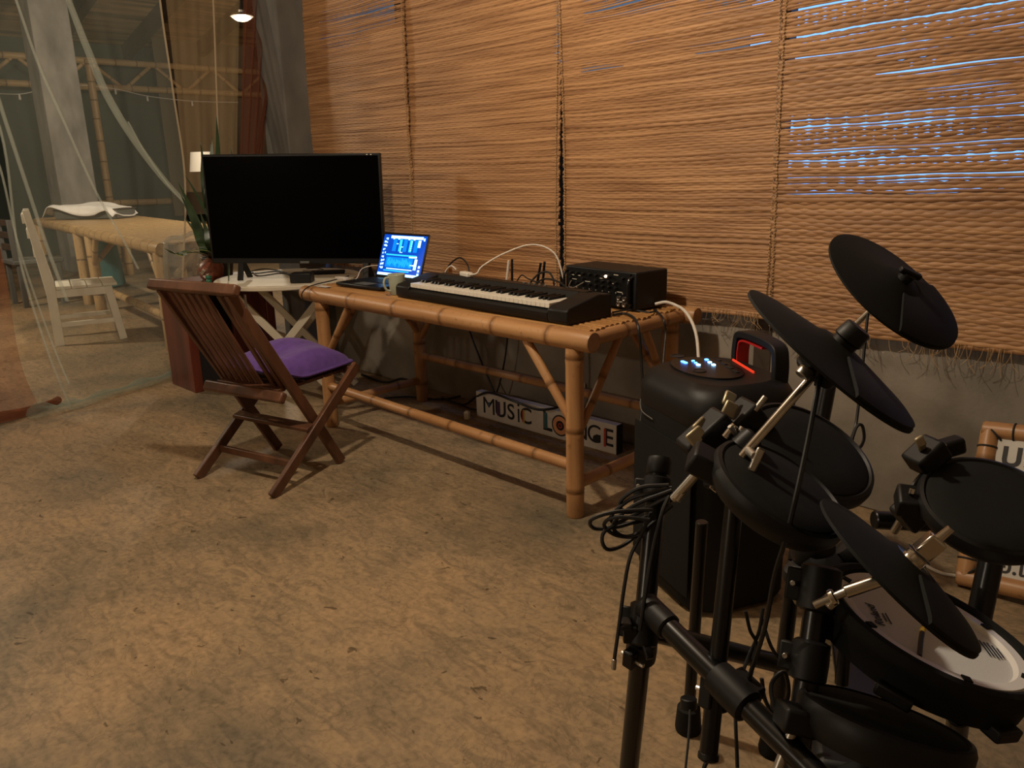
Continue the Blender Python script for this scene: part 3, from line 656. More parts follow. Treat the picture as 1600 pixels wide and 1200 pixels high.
# ================================================================== FOLDING CHAIR + CUSHION
CO = V((-2.765, 1.389, 0)); CU = V((-.246, .969, 0)).normalized(); CN = V((CU.y, -CU.x, 0))   # CN points to the chair's right
def cc(u, l, z): return CO+CU*u-CN*l+V((0, 0, z))      # l: 0 right side .. .45 left side
ch = thing('folding_chair', 'dark teak folding chair with slatted back in front of the table', 'chair', cc(.22, .22, 0))
for l in (.0, .45): MB().beam(cc(-.008, l, .005), cc(.54, l, .425), .045, .022, CU).build('leg', 'teak', ch, bevel=.004)
for l in (.03, .42): MB().beam(cc(.425, l, .005), cc(-.072, l, .83), .045, .022, CU).build('leg', 'teak', ch, bevel=.004)
MB().beam(cc(-.078, -.02, .842), cc(-.078, .475, .842), .044, .034, V((0, 0, 1))+CU*.5).build('top_rail', 'teak', ch, bevel=.008)
MB().beam(cc(.10, -.005, .388), cc(.10, .455, .388), .045, .032, V((0, 0, 1))+CU*.6).build('seat_rear_rail', 'teak', ch, bevel=.008)
MB().beam(cc(.235, .0, .222), cc(.235, .45, .222), .05, .018, V((CU.x, CU.y, .2))).build('cross_bar', 'teak', ch, bevel=.003)
MB().beam(cc(.125, .01, .098), cc(.125, .44, .098), .03, .018, (0, 0, 1)).build('lower_bar', 'teak', ch, bevel=.003)
MB().beam(cc(.52, .01, .405), cc(.52, .44, .405), .035, .022, (0, 0, 1)).build('front_bar', 'teak', ch, bevel=.003)
nb_ = 9
for i in range(nb_):
    if i == 2: continue
    l = .062+i*(.388-.062)/(nb_-1)
    MB().beam(cc(.165, l, .40), cc(-.062, l, .815), .022, .012, CN).build('back_slat', 'teak', ch, bevel=.002)
for i in range(8):
    u = .14+i*.054; MB().beam(cc(u, .045, .405), cc(u, .405, .405), .042, .014, CU).build('seat_slat', 'teak', ch, bevel=.002)
MB().box((0, 0, 0), (.004, .012, .05), frame(cc(-.055, -.03, .80), (0, 0, 1))).build('metal_clip', 'brushed_steel', ch)
cu = thing('seat_cushion', 'purple cloth cushion on the teak folding chair', 'cushion', cc(.33, .22, .415))
def cush(top):
    def f(u, v):
        a, b = u*2-1, v*2-1
        edge = (1-a**4)*(1-b**4); x = .355+a*.205*(1-.05*b*b); l = .225+b*.20*(1-.05*a*a)
        z = .418+(.085*edge**.5+.018*math.sin(a*3+1.0)*edge+.012*math.sin(b*5+a*2)*edge+.018 if top else .02-.016*edge**.5)
        z += .045*max(0, -a-.55)*1.6
        return cc(x, l, z)
    return f
cb = MB(); cb.grid(cush(True), 26, 26); cb.grid(cush(False), 26, 26); cb.build('cushion_cover', 'purple_cloth', cu, ang=80)
cb = MB(); pts = []
for i in range(41):
    t = i/40*4; s_ = int(t) % 4; f = t-int(t); u, v = [(f, 0), (1, f), (1-f, 1), (0, 1-f)][s_]; pts.append((cush(True)(u, v)+cush(False)(u, v))/2)
cb.tube(pts, .007, 6, 2).build('piping', 'purple_cloth', cu)

# ================================================================== TV + ROUND WHITE TABLE
tt = V((-4.05, 2.27, 0)); TR = .40; TTZ = .685
wt_ = thing('round_folding_table', 'round white wooden folding table with crossed legs under the television', 'table', tt)
MB().lathe([(0, 0), (TR-.004, 0), (TR, .004), (TR, .019), (TR-.004, .023), (0, .023)], 56, Matrix.Translation((tt.x, tt.y, TTZ-.023))).build('table_top', 'old_white', wt_)
d1 = V((.707, .707, 0)); d2 = V((.707, -.707, 0))   # d1 runs across the view, d2 towards it
for s_ in (-1, 1):
    for sg_ in (-1, 1):
        off = d2*(.19*s_+.028*sg_)
        MB().beam(tt+off+d1*(.30*sg_)+V((0, 0, .01)), tt+off-d1*(.27*sg_)+V((0, 0, TTZ-.03)), .04, .02, d1).build('leg', 'old_white', wt_, bevel=.003)
for sg_ in (-1, 1):
    MB().beam(tt+d1*(.27*sg_)-d2*.24+V((0, 0, TTZ-.045)), tt+d1*(.27*sg_)+d2*.24+V((0, 0, TTZ-.045)), .03, .03).build('under_rail', 'old_white', wt_, bevel=.003)
    MB().beam(tt+d1*(.21*sg_)-d2*.2+V((0, 0, .12)), tt+d1*(.21*sg_)+d2*.2+V((0, 0, .12)), .03, .018).build('cross_bar', 'old_white', wt_, bevel=.003)
vA, vB = at(320, 322, 4.22), at(596, 326, 4.15)
tvd = (vB-vA); tvd.z = 0; tvw = tvd.length; tvd.normalize(); tvn = V((tvd.y, -tvd.x, 0))
tc_ = (vA+vB)/2; TVB, TVT = .778, 1.345; tvh = TVT-TVB
tv = thing('television', 'large black flat screen television standing on the round white table', 'television', (tc_.x, tc_.y, TTZ))
TVM = Matrix(((tvd.x, -tvn.x, 0, tc_.x), (tvd.y, -tvn.y, 0, tc_.y), (0, 0, 1, TVB), (0, 0, 0, 1)))   # local x right, y back, z up
TVM = TVM@Matrix.Rotation(math.radians(1.0), 4, 'Y')
MB().box((0, .02, tvh/2), (tvw, .035, tvh), TVM).build('case', 'black_satin', tv, bevel=.004)
MB().box((0, .0015, tvh/2+.008), (tvw-.022, .003, tvh-.04), TVM).build('screen', 'tv_screen', tv)
MB().box((0, .05, tvh*.4), (tvw*.6, .04, tvh*.5), TVM).build('rear_housing', 'black_plastic', tv, bevel=.01)
for x in (-.31, .36):
    x *= tvw/.93
    MB().beam(TVM@V((x, .02, .02)), TVM@V((x+.01, -.045, TTZ-TVB+.008)), .03, .012, tvd).build('foot', 'black_plastic', tv, bevel=.002)
    MB().beam(TVM@V((x, .02, .02)), TVM@V((x+.01, .09, TTZ-TVB+.008)), .03, .012, tvd).build('foot', 'black_plastic', tv, bevel=.002)
MB().box((.04, -.002, .007), (.05, .012, .012), TVM).build('logo_lip', 'grey_plastic', tv, bevel=.002)
for x in (.40, .42): MB().box((x*tvw/.93, -.0022, tvh-.008), (.008, .001, .004), TVM).build('sticker', 'white_paint', tv)
p = TVM@V((.04, -.06, TTZ-TVB))
o = thing('set_top_box', 'small black box with tangled cables on the round white table', 'box', p)
MB().box((0, 0, .028), (.11, .09, .05), rz(p, .78)).build('case', 'black_plastic', o, bevel=.005)
def onT(x, y, h=.004): return onz(x, y, TTZ+h)
MB().tube([onT(455, 428), onT(430, 424), onT(400, 427), onT(392, 424), onT(415, 420), onT(440, 424), onT(455, 431), onT(475, 432)], .0035).build('cable', 'cable_black', o)
MB().tube([onT(395, 425), onT(405, 431), onT(440, 427), onT(470, 434)], .003).build('cable', 'cable_black', o)
MB().tube([onT(478, 420), onT(495, 419), onT(505, 422), onT(490, 428)], .003).build('cable', 'cable_black', o)
p = onT(513, 428, 0)
o = thing('remote_control', 'black remote control lying on the round white table', 'remote', p)
MB().box((0, 0, .012), (.19, .045, .018), rz(p, .88)).build('case', 'black_plastic', o, bevel=.005)
MB().box((0, 0, .0215), (.15, .03, .002), rz(p, .88)).build('button_pad', 'grey_plastic', o)
o = MB().box((0, 0, .006), (.09, .05, .010), rz(onT(487, 424, 0), .6)).build('white_card', 'paper'); tag(o, 'white card lying between the cables on the round table', 'card')

# ================================================================== CONSOLE, PLANT, ORNAMENTS
cn = thing('wooden_console', 'dark red wooden console block behind the folding chair', 'console', (-4.71, 2.15, 0))
MB().box((-4.69, 2.15, .622), (.42, .62, .04)).build('top_board', 'redwood', cn, bevel=.005)
MB().box((-4.715, 1.895, .302), (.33, .055, .604)).build('end_panel', 'redwood', cn, bevel=.004)
MB().box((-4.715, 2.405, .302), (.33, .055, .604)).build('end_panel', 'redwood', cn, bevel=.004)
MB().box((-4.57, 2.265, .33), (.03, .22, .54)).build('front_panel', 'redwood', cn, bevel=.003)
MB().box((-4.85, 2.15, .3), (.03, .46, .58)).build('back_panel', 'dark_wood', cn)
MB().box((-4.60, 2.02, .14), (.03, .17, .26)).build('opening_shade', 'ink', cn)  # black slab stands in for the shade inside the open console
p = V((-4.72, 2.18, .642))
sp = thing('snake_plant', 'snake plant with long pointed leaves in a dark pot behind the television', 'plant', p)
MB().lathe([(0, 0), (.075, 0), (.095, .12), (.10, .125), (.09, .125), (.085, .11), (0, .105)], 24, Matrix.Translation(p)).build('pot', 'grey_plastic', sp)
def leaf(pts, wd, twist=0):
    P = spline(pts, 6); mb = MB(); vs = []; fs = []; me = []; n = len(P)
    for i, q_ in enumerate(P):
        t = (P[min(i+1, n-1)]-P[max(i-1, 0)]).normalized(); f = i/(n-1); wv = wd*(1-f**2.2)*(.55+.75*min(1, f*3))/1.3
        s_ = rt.cross(V((0, 0, 1))).normalized(); sd = (rt*math.cos(twist)+s_*math.sin(twist)); sd = (sd-t*sd.dot(t)).normalized(); nn = t.cross(sd)
        vs += [q_-sd*wv, q_-sd*wv*.86+nn*.0015, q_+nn*wv*.28, q_+sd*wv*.86+nn*.0015, q_+sd*wv, q_-nn*.001+nn*wv*.1]
    for i in range(n-1):
        for j in range(6):
            k = (j+1) % 6; fs.append((i*6+j, i*6+k, (i+1)*6+k, (i+1)*6+j)); me.append(1 if j in (0, 3) else 0)
    mb.add(vs, fs); mb.m = me; return mb.build('leaf', ['leaf', 'leaf_edge'], sp)
base = p+V((0, 0, .10))
def LP(*pp, d=4.6): return [at(x, y, d) for x, y in pp]
for pts, wd, tw in (
    ([base]+LP((330, 330), (340, 250), (338, 178)), .030, .2), ([base]+LP((325, 320), (330, 260), (331, 212)), .026, -.3),
    ([base]+LP((322, 380), (300, 330), (277, 282)), .030, .3), ([base]+LP((318, 385), (303, 345), (282, 303), d=4.5), .034, .1),
    ([base]+LP((320, 395), (312, 370), (288, 340), d=4.5), .026, -.2), ([base]+LP((328, 385), (322, 360), (312, 330), d=4.45), .03, .5),
    ([base]+LP((310, 395), (275, 396), (257, 388), d=4.45), .022, .4), ([base]+LP((325, 392), (300, 392), (278, 399), d=4.4), .018, 1.2),
    ([base]+LP((330, 350), (305, 300), (288, 272), d=4.62), .012, 0), ([base]+LP((318, 300), (316, 245), (313, 220), d=4.62), .012, 0),
    ([base]+LP((345, 330), (362, 260), (360, 230), d=4.7), .02, .4), ([base]+LP((350, 395), (357, 415), (357, 450), d=4.35), .012, .2)):
    leaf(pts, wd, tw)
p = onz(322, 440, .642)
G_ = 1.35
gd = thing('painted_gourd', 'reddish painted gourd ornament with white diamonds on the console', 'ornament', p)
MB().lathe([(0, 0), (.03, .002), (.055, .03), (.058, .06), (.042, .095), (.022, .115), (.008, .125), (0, .126)], 22, frame(p+V((0, 0, .012)), (.5, .5, 1))@Matrix.Scale(1.25, 4)).build('body', 'gourd', gd)
MB().cyl(p+V((.055, .055, .120)), p+V((.045, .035, .145)), .006, .004).build('stem', 'dark_wood', gd)
for dx_, dz_ in ((.03, .075), (.045, .055), (.015, .06), (.03, .04)):
    MB().box((0, 0, 0), (.02, .02, .008), frame(p+d2*.066+d1*(dx_-.005)+V((0, 0, dz_)), (d2+V((0, 0, .35))))@Matrix.Rotation(.78, 4, 'Z')).build('diamond_mark', 'gourd_white', gd)
p = onz(328, 443, .642)+d2*.012
o = thing('green_bottle', 'tiny green glass bottle beside the painted gourd', 'bottle', p)
MB().lathe([(0, 0), (.014, 0), (.017, .008), (.015, .022), (.010, .027)], 14, Matrix.Translation(p)).build('body', 'green_glass', o)
MB().lathe([(.010, .027), (.016, .032), (.017, .042), (.014, .048), (0, .048)], 14, Matrix.Translation(p)).build('cap', 'green_glass', o)

# ================================================================== NETS AND CURTAINS
def lerp_path(pts, v):
    n = len(pts)-1; f = min(v*n, n-1e-6); i = int(f); return pts[i].lerp(pts[i+1], f-i)
NX = -4.93
Lp = spline([onx(-160, -160, NX), onx(-80, 20, NX), onx(0, 200, NX), onx(30, 400, NX), onx(75, 550, NX), onz(112, 642)+V((0, 0, .01))], 8)
Rp = spline([onx(235, -160, NX+.05), onx(250, 0, NX+.05), onx(270, 140, NX+.05), onx(289, 280, NX), onx(286, 420, NX), onz(276, 588)+V((0, 0, .01))], 8)
nt_ = thing('mosquito_net', 'pale green mosquito net draped across the opening to the far room', 'net', (NX, 1.7, 0))
def nf(u, v):
    p = lerp_path(Lp, v).lerp(lerp_path(Rp, v), u)
    return p+V(((.035*math.sin(u*19+v*6)+.015*math.sin(u*43-v*3))*(1-u)*u*4*min(1, (1-v)*6), 0, 0))
MB().grid(nf, 90, 50).build('net_panel', 'net', nt_, ang=180)
def fold(pts, r, m='net_fold', n=6): MB().tube(pts, r, n, 6).build('net_fold', m, nt_)
X2 = NX+.03
fold([onx(95, -40, X2), onx(107, 0, X2), onx(138, 80, X2), onx(168, 150, X2), onx(212, 222, X2), onx(260, 285, X2), onx(300, 325, X2)], lambda t: .010+.012*math.sin(t*3.14))
fold([onx(10, -30, X2), onx(25, 0, X2), onx(60, 100, X2), onx(100, 190, X2), onx(150, 300, X2), onx(190, 370, X2), onx(216, 420, X2)], .007)
fold([onx(-20, 90, X2), onx(0, 162, X2), onx(22, 230, X2), onx(45, 300, X2), onx(75, 390, X2), onx(105, 470, X2)], .010)
fold([onx(200, 190, X2), onx(228, 240, X2), onx(262, 288, X2), onx(290, 320, X2)], .005)
fold([onx(-30, 200, X2), onx(0, 262, X2), onx(25, 370, X2), onx(52, 455, X2), onx(85, 545, X2), onx(108, 600, X2)], .006)
MB().tube(Rp, .006, 6, 1).build('net_border', 'net_edge', nt_); MB().tube(Lp, .007, 6, 1).build('net_border', 'net_fold', nt_)
hem = [onz(x, y) for x, y in ((62, 640), (95, 640), (130, 632), (175, 618), (225, 603), (272, 588), (300, 580))]
def hemf(u, v):
    p = lerp_path(hem, u); a = math.pi*v; wv = .095+.03*math.sin(u*19)
    return p+V((.6, -.5, 0)).normalized()*(wv*(1-math.cos(a))*.75-.02)*(1.25-.5*u)+V((0, 0, .012+.05*math.sin(a)*(.7+.3*math.sin(u*31))))
MB().grid(hemf, 60, 10).build('net_hem', 'net_hem', nt_, ang=180)
fold([V(p)+V((.03, -.03, .03)) for p in hem], .008, 'net_hem')
# orange sheer at far left
og = thing('orange_sheer_curtain', 'orange sheer curtain at the left edge with its hem on the floor', 'curtain', (NX+.05, .6, 0))
OX = NX+.06
OB = spline([onx(-150, -200, OX), onx(-60, 200, OX), onx(2, 385, OX), onx(32, 560, OX), onx(66, 645, OX)], 6)
def of(u, v):
    q_ = lerp_path(OB, v); p = q_.copy(); p.y -= .75; r_ = p.lerp(q_, u); return r_+V((.03*math.sin(u*30+v), 0, 0))
MB().grid(of, 70, 24).build('sheer_panel', 'orange_sheer', og, ang=180)
oh = [onz(x, y) for x, y in ((-60, 664), (0, 655), (40, 648), (80, 636), (92, 630))]
def ohf(u, v):
    p = lerp_path(oh, u); a = math.pi*v
    return p+V((.6, -.5, 0)).normalized()*(.085*(1-math.cos(a))*(1.15-.75*u))+V((0, 0, .010+.03*math.sin(a)*(.7+.3*math.sin(u*17))))
MB().grid(ohf, 40, 8).build('curtain_hem', 'orange_hem', og, ang=180)
MB().tube([p+V((0, 0, .02)) for p in oh], .022, 8).build('hem_roll', 'orange_hem', og)
# red-brown curtain at the column and the tan sheer beside it
rc = thing('red_brown_curtain', 'reddish brown sheer curtain gathered beside the concrete column', 'curtain', (-4.78, 2.45, .7))
RX = -4.72
def rf(u, v):
    a = onx(377, -40, RX).lerp(onx(369, 250, RX), v); b = onx(432, -40, RX).lerp(onx(408, 250, RX), v)
    if v > .999: pass
    p = a.lerp(b, u); return p+V((.03*math.sin(u*24+v*1.2)+.03, 0, 0))
MB().grid(rf, 60, 20).build('curtain_panel', 'red_sheer', rc, ang=180)
fc = MB(); fc.tube([onx(400, 250, RX+.04), onx(412, 180, RX+.05), onx(420, 120, RX+.05), onx(428, 0, RX+.05)], .012).build('curtain_fold', 'red_sheer', rc)
tn = thing('tan_net', 'thin tan net hanging between the green net and the red curtain', 'net', (-4.95, 2.3, .7))
def tf(u, v):
    a = onx(252, -60, NX-.05).lerp(onx(290, 300, NX-.05), v); b = onx(376, -60, NX-.05).lerp(onx(372, 300, NX-.05), v); p = a.lerp(b, u); return p+V((.02*math.sin(u*22+v*2), 0, 0))
MB().grid(tf, 40, 12).build('net_panel', 'tan_sheer', tn, ang=180)
MB().tube([onx(331, -40, NX), onx(334, 20, NX), onx(338, 130, NX), onx(342, 250, NX)], .005).build('net_border', 'net_edge', tn)

# ================================================================== FAR ROOM FURNITURE
wc = thing('white_chair', 'white wooden chair with plain back seen through the mosquito net', 'chair', (-6.9, 1.95, 0))
CW = .42
for X in (-6.7, -6.7-CW):
    MB().add([(X-.02, a, b) for a, b in ((1.675, 1.03), (1.715, 1.03), (1.80, .46), (1.80, 0), (1.735, 0), (1.735, .40))]+[(X+.02, a, b) for a, b in ((1.675, 1.03), (1.715, 1.03), (1.80, .46), (1.80, 0), (1.735, 0), (1.735, .40))],
        [(0, 1, 2, 5), (2, 3, 4, 5), (6, 11, 8, 7), (8, 11, 10, 9)]+[(i, 6+i, 6+(i+1) % 6, (i+1) % 6) for i in range(6)]).build('back_post', 'white_paint', wc, bevel=.004)
    MB().beam((X, 2.215, 0), (X, 2.16, .43), .04, .055, (1, 0, 0)).build('leg', 'white_paint', wc, bevel=.004)
    MB().box((X, 1.97, .40), (.025, .40, .06)).build('seat_rail', 'white_paint', wc, bevel=.002)
    MB().box((X, 1.98, .16), (.025, .40, .035)).build('stretcher', 'white_paint', wc, bevel=.002)
for i in range(4): MB().box((-6.7-CW/2, 1.855+i*.107, .443), (CW+.05, .1, .022)).build('seat_board', 'white_paint', wc, bevel=.003)
for z in (.72, .86, .97): MB().box((-6.7-CW/2, 1.745-.14*(z-.46), z), (CW, .02, .07)).build('back_slat', 'white_paint', wc, bevel=.003)
wc.matrix_world = Matrix.Translation((-6.7, 1.95, 0))@Matrix.Rotation(math.radians(-15), 4, 'Z')@Matrix.Translation((-.2, 0, 0))
# far bamboo table
ft = thing('bamboo_table', 'low wide bamboo table in the far room under a white cloth', 'table', (-8.4, 3.4, 0))
fa, fb_ = V((-11.2, 2.93, .745)), V((-5.8, 2.28, .745)); fd_ = (fb_-fa).normalized(); fn = V((-fd_.y, fd_.x, 0))
FW = .95
bamboo('front_rail', fa+fd_*2.62, fb_, .048, ft, 'bamboo_far'); bamboo('front_rail', fa, fa+fd_*2.60, .048, ft, 'bamboo_far')
bamboo('back_rail', fa+fn*FW, fb_+fn*FW, .045, ft, 'bamboo_far')
for q_ in (fa+fd_*.1, fa+fd_*2.45, fa+fd_*3.0, fb_-fd_*.08):
    for k in (0, FW): c = q_+fn*k; bamboo('leg', (c.x, c.y, 0), (c.x, c.y, .72), .05, ft, 'bamboo_far')
for q_, s_ in ((fa+fd_*3.0, 1), (fb_-fd_*.08, -1)):
    bamboo('brace', q_+V((0, 0, -.32)), q_+fd_*.26*s_+V((0, 0, -.03)), .026, ft, 'bamboo_far'); bamboo('brace', q_+V((0, 0, -.30)), q_+fn*.26+V((0, 0, -.03)), .026, ft, 'bamboo_far')
bamboo('stretcher', fa+fd_*3.0+V((0, 0, -.50)), fb_-fd_*.08+V((0, 0, -.50)), .032, ft, 'bamboo_far')
bamboo('stretcher', fa+fd_*3.0+fn*FW+V((0, 0, -.40)), fb_-fd_*.08+fn*FW+V((0, 0, -.40)), .03, ft, 'bamboo_far')
FL = (fb_-fa).length
for i in range(11):
    o_ = fa+fn*(.07+i*(FW-.13)/10)+V((0, 0, .035)); MB().beam(o_, o_+fd_*FL, .078, .016, fn).build('slat', 'bamboo_far', ft, bevel=.004)
ftop = .790
p = V((-10.15, 3.28, ftop))
bx_ = thing('storage_box', 'grey flat box on the far bamboo table under a white cloth', 'box', p)
BT = rz(p, .62)
MB().box((0, 0, .055), (.80, .34, .10), BT).build('body', 'grey_plastic', bx_, bevel=.006)
MB().box((0, 0, .108), (.82, .36, .012), BT).build('lid', 'dark_wood', bx_, bevel=.003)
def clf(u, v):
    x, y = (u-.5)*.92, (v-.5)*.48; h = .125+.03*noise.noise(V((x*5, y*7, 1)))+.02*math.sin(x*9+y*6)
    e = max(0, abs(x)-.38); h -= e*1.0; e2 = max(0, -y-.18); h -= e2*1.3*(.8+.5*math.sin(x*7+1)); h += .05*max(0, 1-((x+.1)/.3)**2)
    return BT@V((x-.05, y-.02+.03*math.sin(x*8), max(.02, h)))
o = MB().grid(clf, 40, 24).build('white_cloth', 'cloth_white', ang=180); so = o.modifiers.new('thick', 'SOLIDIFY'); so.thickness = .006
tag(o, 'crumpled white cloth draped over the grey box on the far table', 'cloth')
# teal cloth bag under the far table
tpp = onz(172, 448)
def tealf(u, v):
    a = u*2*math.pi; r_ = (.17+.03*math.sin(a*3))*(1-.25*v)*(1 if v < .95 else .3); return V((tpp.x+1.1*r_*math.cos(a), tpp.y+r_*math.sin(a), .02+v*.58+.02*math.sin(a*2)))
o = MB().grid(tealf, 28, 14).build('teal_bag', 'teal_cloth', ang=180); tag(o, 'teal cloth bag standing under the far bamboo table', 'bag')
# dark chair under / behind far table
dk = thing('dark_chair', 'dark grey chair tucked behind the white chair at the far table', 'chair', (-9.3, 2.5, 0))
for x, y in ((-9.1, 2.15), (-9.5, 2.15), (-9.1, 2.5), (-9.5, 2.5)): MB().box((x, y, .22), (.045, .045, .44)).build('leg', 'grey_plastic', dk, bevel=.003)
MB().box((-9.3, 2.33, .45), (.46, .46, .04)).build('seat', 'grey_plastic', dk, bevel=.006)
for x in (-9.1, -9.5): MB().box((x, 2.13, .66), (.045, .04, .42)).build('back_post', 'grey_plastic', dk, bevel=.003)
for z in (.6, .72, .84): MB().box((-9.3, 2.13, z), (.36, .025, .06)).build('back_slat', 'dark_wood', dk, bevel=.003)
# clear plastic chair near the plant
cl = thing('clear_chair', 'clear plastic chair with rounded back by the far table end', 'chair', (-5.4, 2.25, 0))
a, b = onx(260, 440, -5.62), onx(258, 374, -5.62); c_, d_ = onx(310, 368, -5.62), onx(312, 440, -5.62)
MB().tube([a, a.lerp(b, .8), b+V((0, .03, 0)), b.lerp(c_, .5), c_, d_], .016, 8, 8).build('back_frame', 'clear_plastic', cl)
MB().grid(lambda u, v: a.lerp(d_, u).lerp(b.lerp(c_, u), v*.95)+V((.04*math.sin(u*3.14), 0, 0)), 12, 6).build('back_panel', 'clear_plastic', cl)
MB().box((-5.41, 2.34, .45), (.42, .42, .03)).build('seat', 'clear_plastic', cl, bevel=.01)
for x, y in ((-5.24, 2.18), (-5.24, 2.5), (-5.6, 2.18), (-5.6, 2.5)): MB().cyl((x, y, 0), (x, y, .45), .018, .022).build('leg', 'clear_plastic', cl)
# white floor lamp shade
p = onx(318, 268, -9.6)
fl_ = thing('floor_lamp', 'lamp with small white shade standing behind the television', 'lamp', (p.x, p.y, 0))
MB().lathe([(.155, 0), (.122, .225), (.119, .225), (.152, .002)], 28, Matrix.Translation(p)).build('shade', 'shade_white', fl_)
MB().cyl((p.x, p.y, .02), (p.x, p.y, p.z+.1), .010).build('pole', 'dark_wood', fl_)
MB().lathe([(0, 0), (.13, 0), (.12, .025), (0, .03)], 24, Matrix.Translation((p.x, p.y, 0))).build('base', 'dark_wood', fl_)

# ================================================================== PARTY SPEAKER
spk = thing('party_speaker', 'tall black party speaker with blue lights and carry handle beside the table', 'speaker', (-1.155, 1.975, 0))
sd = V((.9, -.43, 0)).normalized(); sn = V((sd.y, -sd.x, 0))    # sd: along the width, sn: towards the viewer
SPC = V((-1.155, 1.975, 0))
SM = Matrix(((sd.x, -sn.x, 0, SPC.x), (sd.y, -sn.y, 0, SPC.y), (0, 0, 1, 0), (0, 0, 0, 1)))    # local x right, y back, z up
SI = SM.inverted()
def rrect(w_, d_, r, n=6):
    out = []
    for cx, cy, a0 in ((w_/2-r, d_/2-r, 0), (-w_/2+r, d_/2-r, 90), (-w_/2+r, -d_/2+r, 180), (w_/2-r, -d_/2+r, 270)):
        for i in range(n+1): a = math.radians(a0+90*i/n); out.append((cx+r*math.cos(a), cy+r*math.sin(a)))
    return out
def loft(secs, T, mb=None):
    mb = mb or MB(); n = len(secs[0][0]); vs = []; fs = []
    for poly, zf in secs: vs += [(x, y, zf(x, y) if callable(zf) else zf) for x, y in poly]
    for j in range(len(secs)-1):
        for i in range(n): k = (i+1) % n; fs.append((j*n+i, j*n+k, (j+1)*n+k, (j+1)*n+i))
    fs += [tuple(range(n))[::-1], tuple((len(secs)-1)*n+i for i in range(n))]
    return mb.add(vs, fs, T)
W_, D_ = .40, .34
tz = lambda h: h+.02
loft([(rrect(W_-.02, D_-.02, .09), .012), (rrect(W_, D_, .1), .03), (rrect(W_, D_, .1), .56)], SM).build('cabinet', 'black_rubber', spk)
loft([(rrect(W_, D_, .1), .56), (rrect(W_+.006, D_+.006, .1), .565), (rrect(W_+.004, D_+.004, .1), tz(.60)), (rrect(W_-.03, D_-.03, .1), tz(.635)), (rrect(W_-.075, D_-.085, .1), tz(.650)), (rrect(W_-.085, D_-.095, .1), tz(.648))], SM).build('top_shell', 'black_plastic', spk)
el = [(-.035+.135*math.cos(t*math.pi/18), -.01+.088*math.sin(t*math.pi/18)) for t in range(36)]
loft([(el, tz(.645)), (el, tz(.653))], SM).build('touch_panel', 'black_satin', spk)
def led(px_, py_, w_, m):
    q_ = SI@onz(px_, py_, .674); MB().box((q_.x, q_.y, .6745), (w_, .009, .004), SM).build('status_light', m, spk, bevel=.001)
led(1069, 566, .026, 'led_blue'); led(1091, 570, .013, 'led_cyan'); led(1083, 564, .006, 'led_blue'); led(1087, 567, .005, 'led_blue')
led(1104, 562, .011, 'led_blue'); led(1109, 566, .010, 'led_cyan'); led(1115, 570, .011, 'led_cyan')
for i in range(4): q_ = SI@onz(1122+9*i, 562+6*i, .674); MB().box((q_.x, q_.y, .674), (.026, .010, .002), SM).build('panel_button', 'ink', spk)
for px_, py_, r_ in ((1058, 556, .022), (1093, 579, .02)):
    q_ = SI@onz(px_, py_, .674); MB().lathe([(r_, 0), (r_, .002), (r_-.004, .002), (r_-.004, .0005)], 20, SM@Matrix.Translation((q_.x, q_.y, .673))).build('dial_ring', 'ink', spk)
MB().beam(onz(1145, 562, .674), onz(1178, 582, .672), .006, .004, (0, 0, 1)).build('red_strip', 'led_red', spk)
ha, hb2 = SI@onz(1155, 565, .66), SI@onz(1217, 600, .65); ha.z = hb2.z = 0
hx0 = [ha+V((0, 0, .62)), ha+V((0, 0, .715)), ha.lerp(hb2, .14)+V((0, 0, .752)), ha.lerp(hb2, .86)+V((0, 0, .752)), hb2+V((0, 0, .715)), hb2+V((0, 0, .62))]
def ribbon(pts, wd, th, k=5):
    P = spline(pts, k); mb = MB(); vs = []; fs = []; n = len(P)
    sd_ = (hb2-ha).cross(V((0, 0, 1))).normalized()
    for i, p in enumerate(P):
        t = (P[min(i+1, n-1)]-P[max(i-1, 0)]).normalized(); nn = t.cross(sd_).normalized()
        vs += [p-sd_*wd+nn*th, p+sd_*wd+nn*th, p+sd_*wd-nn*th, p-sd_*wd-nn*th]
    for i in range(n-1):
        for j in range(4): q_ = (j+1) % 4; fs.append((i*4+j, i*4+q_, (i+1)*4+q_, (i+1)*4+j))
    fs += [(3, 2, 1, 0), tuple(4*(n-1)+j for j in range(4))]
    return mb.add(vs, fs, SM)
chd = ribbon(hx0, .022, .011).build('carry_handle', 'black_plastic', spk, bevel=.004)
ribbon([ha.lerp(hb2, .085)+V((0, 0, .655)), ha.lerp(hb2, .085)+V((0, 0, .705)), ha.lerp(hb2, .18)+V((0, 0, .735)), ha.lerp(hb2, .7)+V((0, 0, .737))], .019, .003).build('handle_inlay', 'red_plastic', chd)
for x, y in ((-.13, -.12), (.13, -.12), (-.13, .12), (.13, .12)): MB().lathe([(.025, 0), (.03, .014), (0, .014)], 14, SM@Matrix.Translation((x, y, 0))).build('rubber_foot', 'black_rubber', spk)
MB().tube([SM@V((-.205, -.05, .60)), SM@V((-.19, -.13, .565)), SM@V((-.12, -.174, .54)), SM@V((-.05, -.175, .53))], .0018, 6).build('trim_line', 'grey_plastic', spk)
loft([([(x*.8, y*.02) for x, y in rrect(W_, D_, .1)], .06), ([(x*.8, y*.02) for x, y in rrect(W_, D_, .1)], .5)], SM@Matrix.Translation((0, -D_/2-.002, 0))).build('front_grille', 'black_rubber', spk)

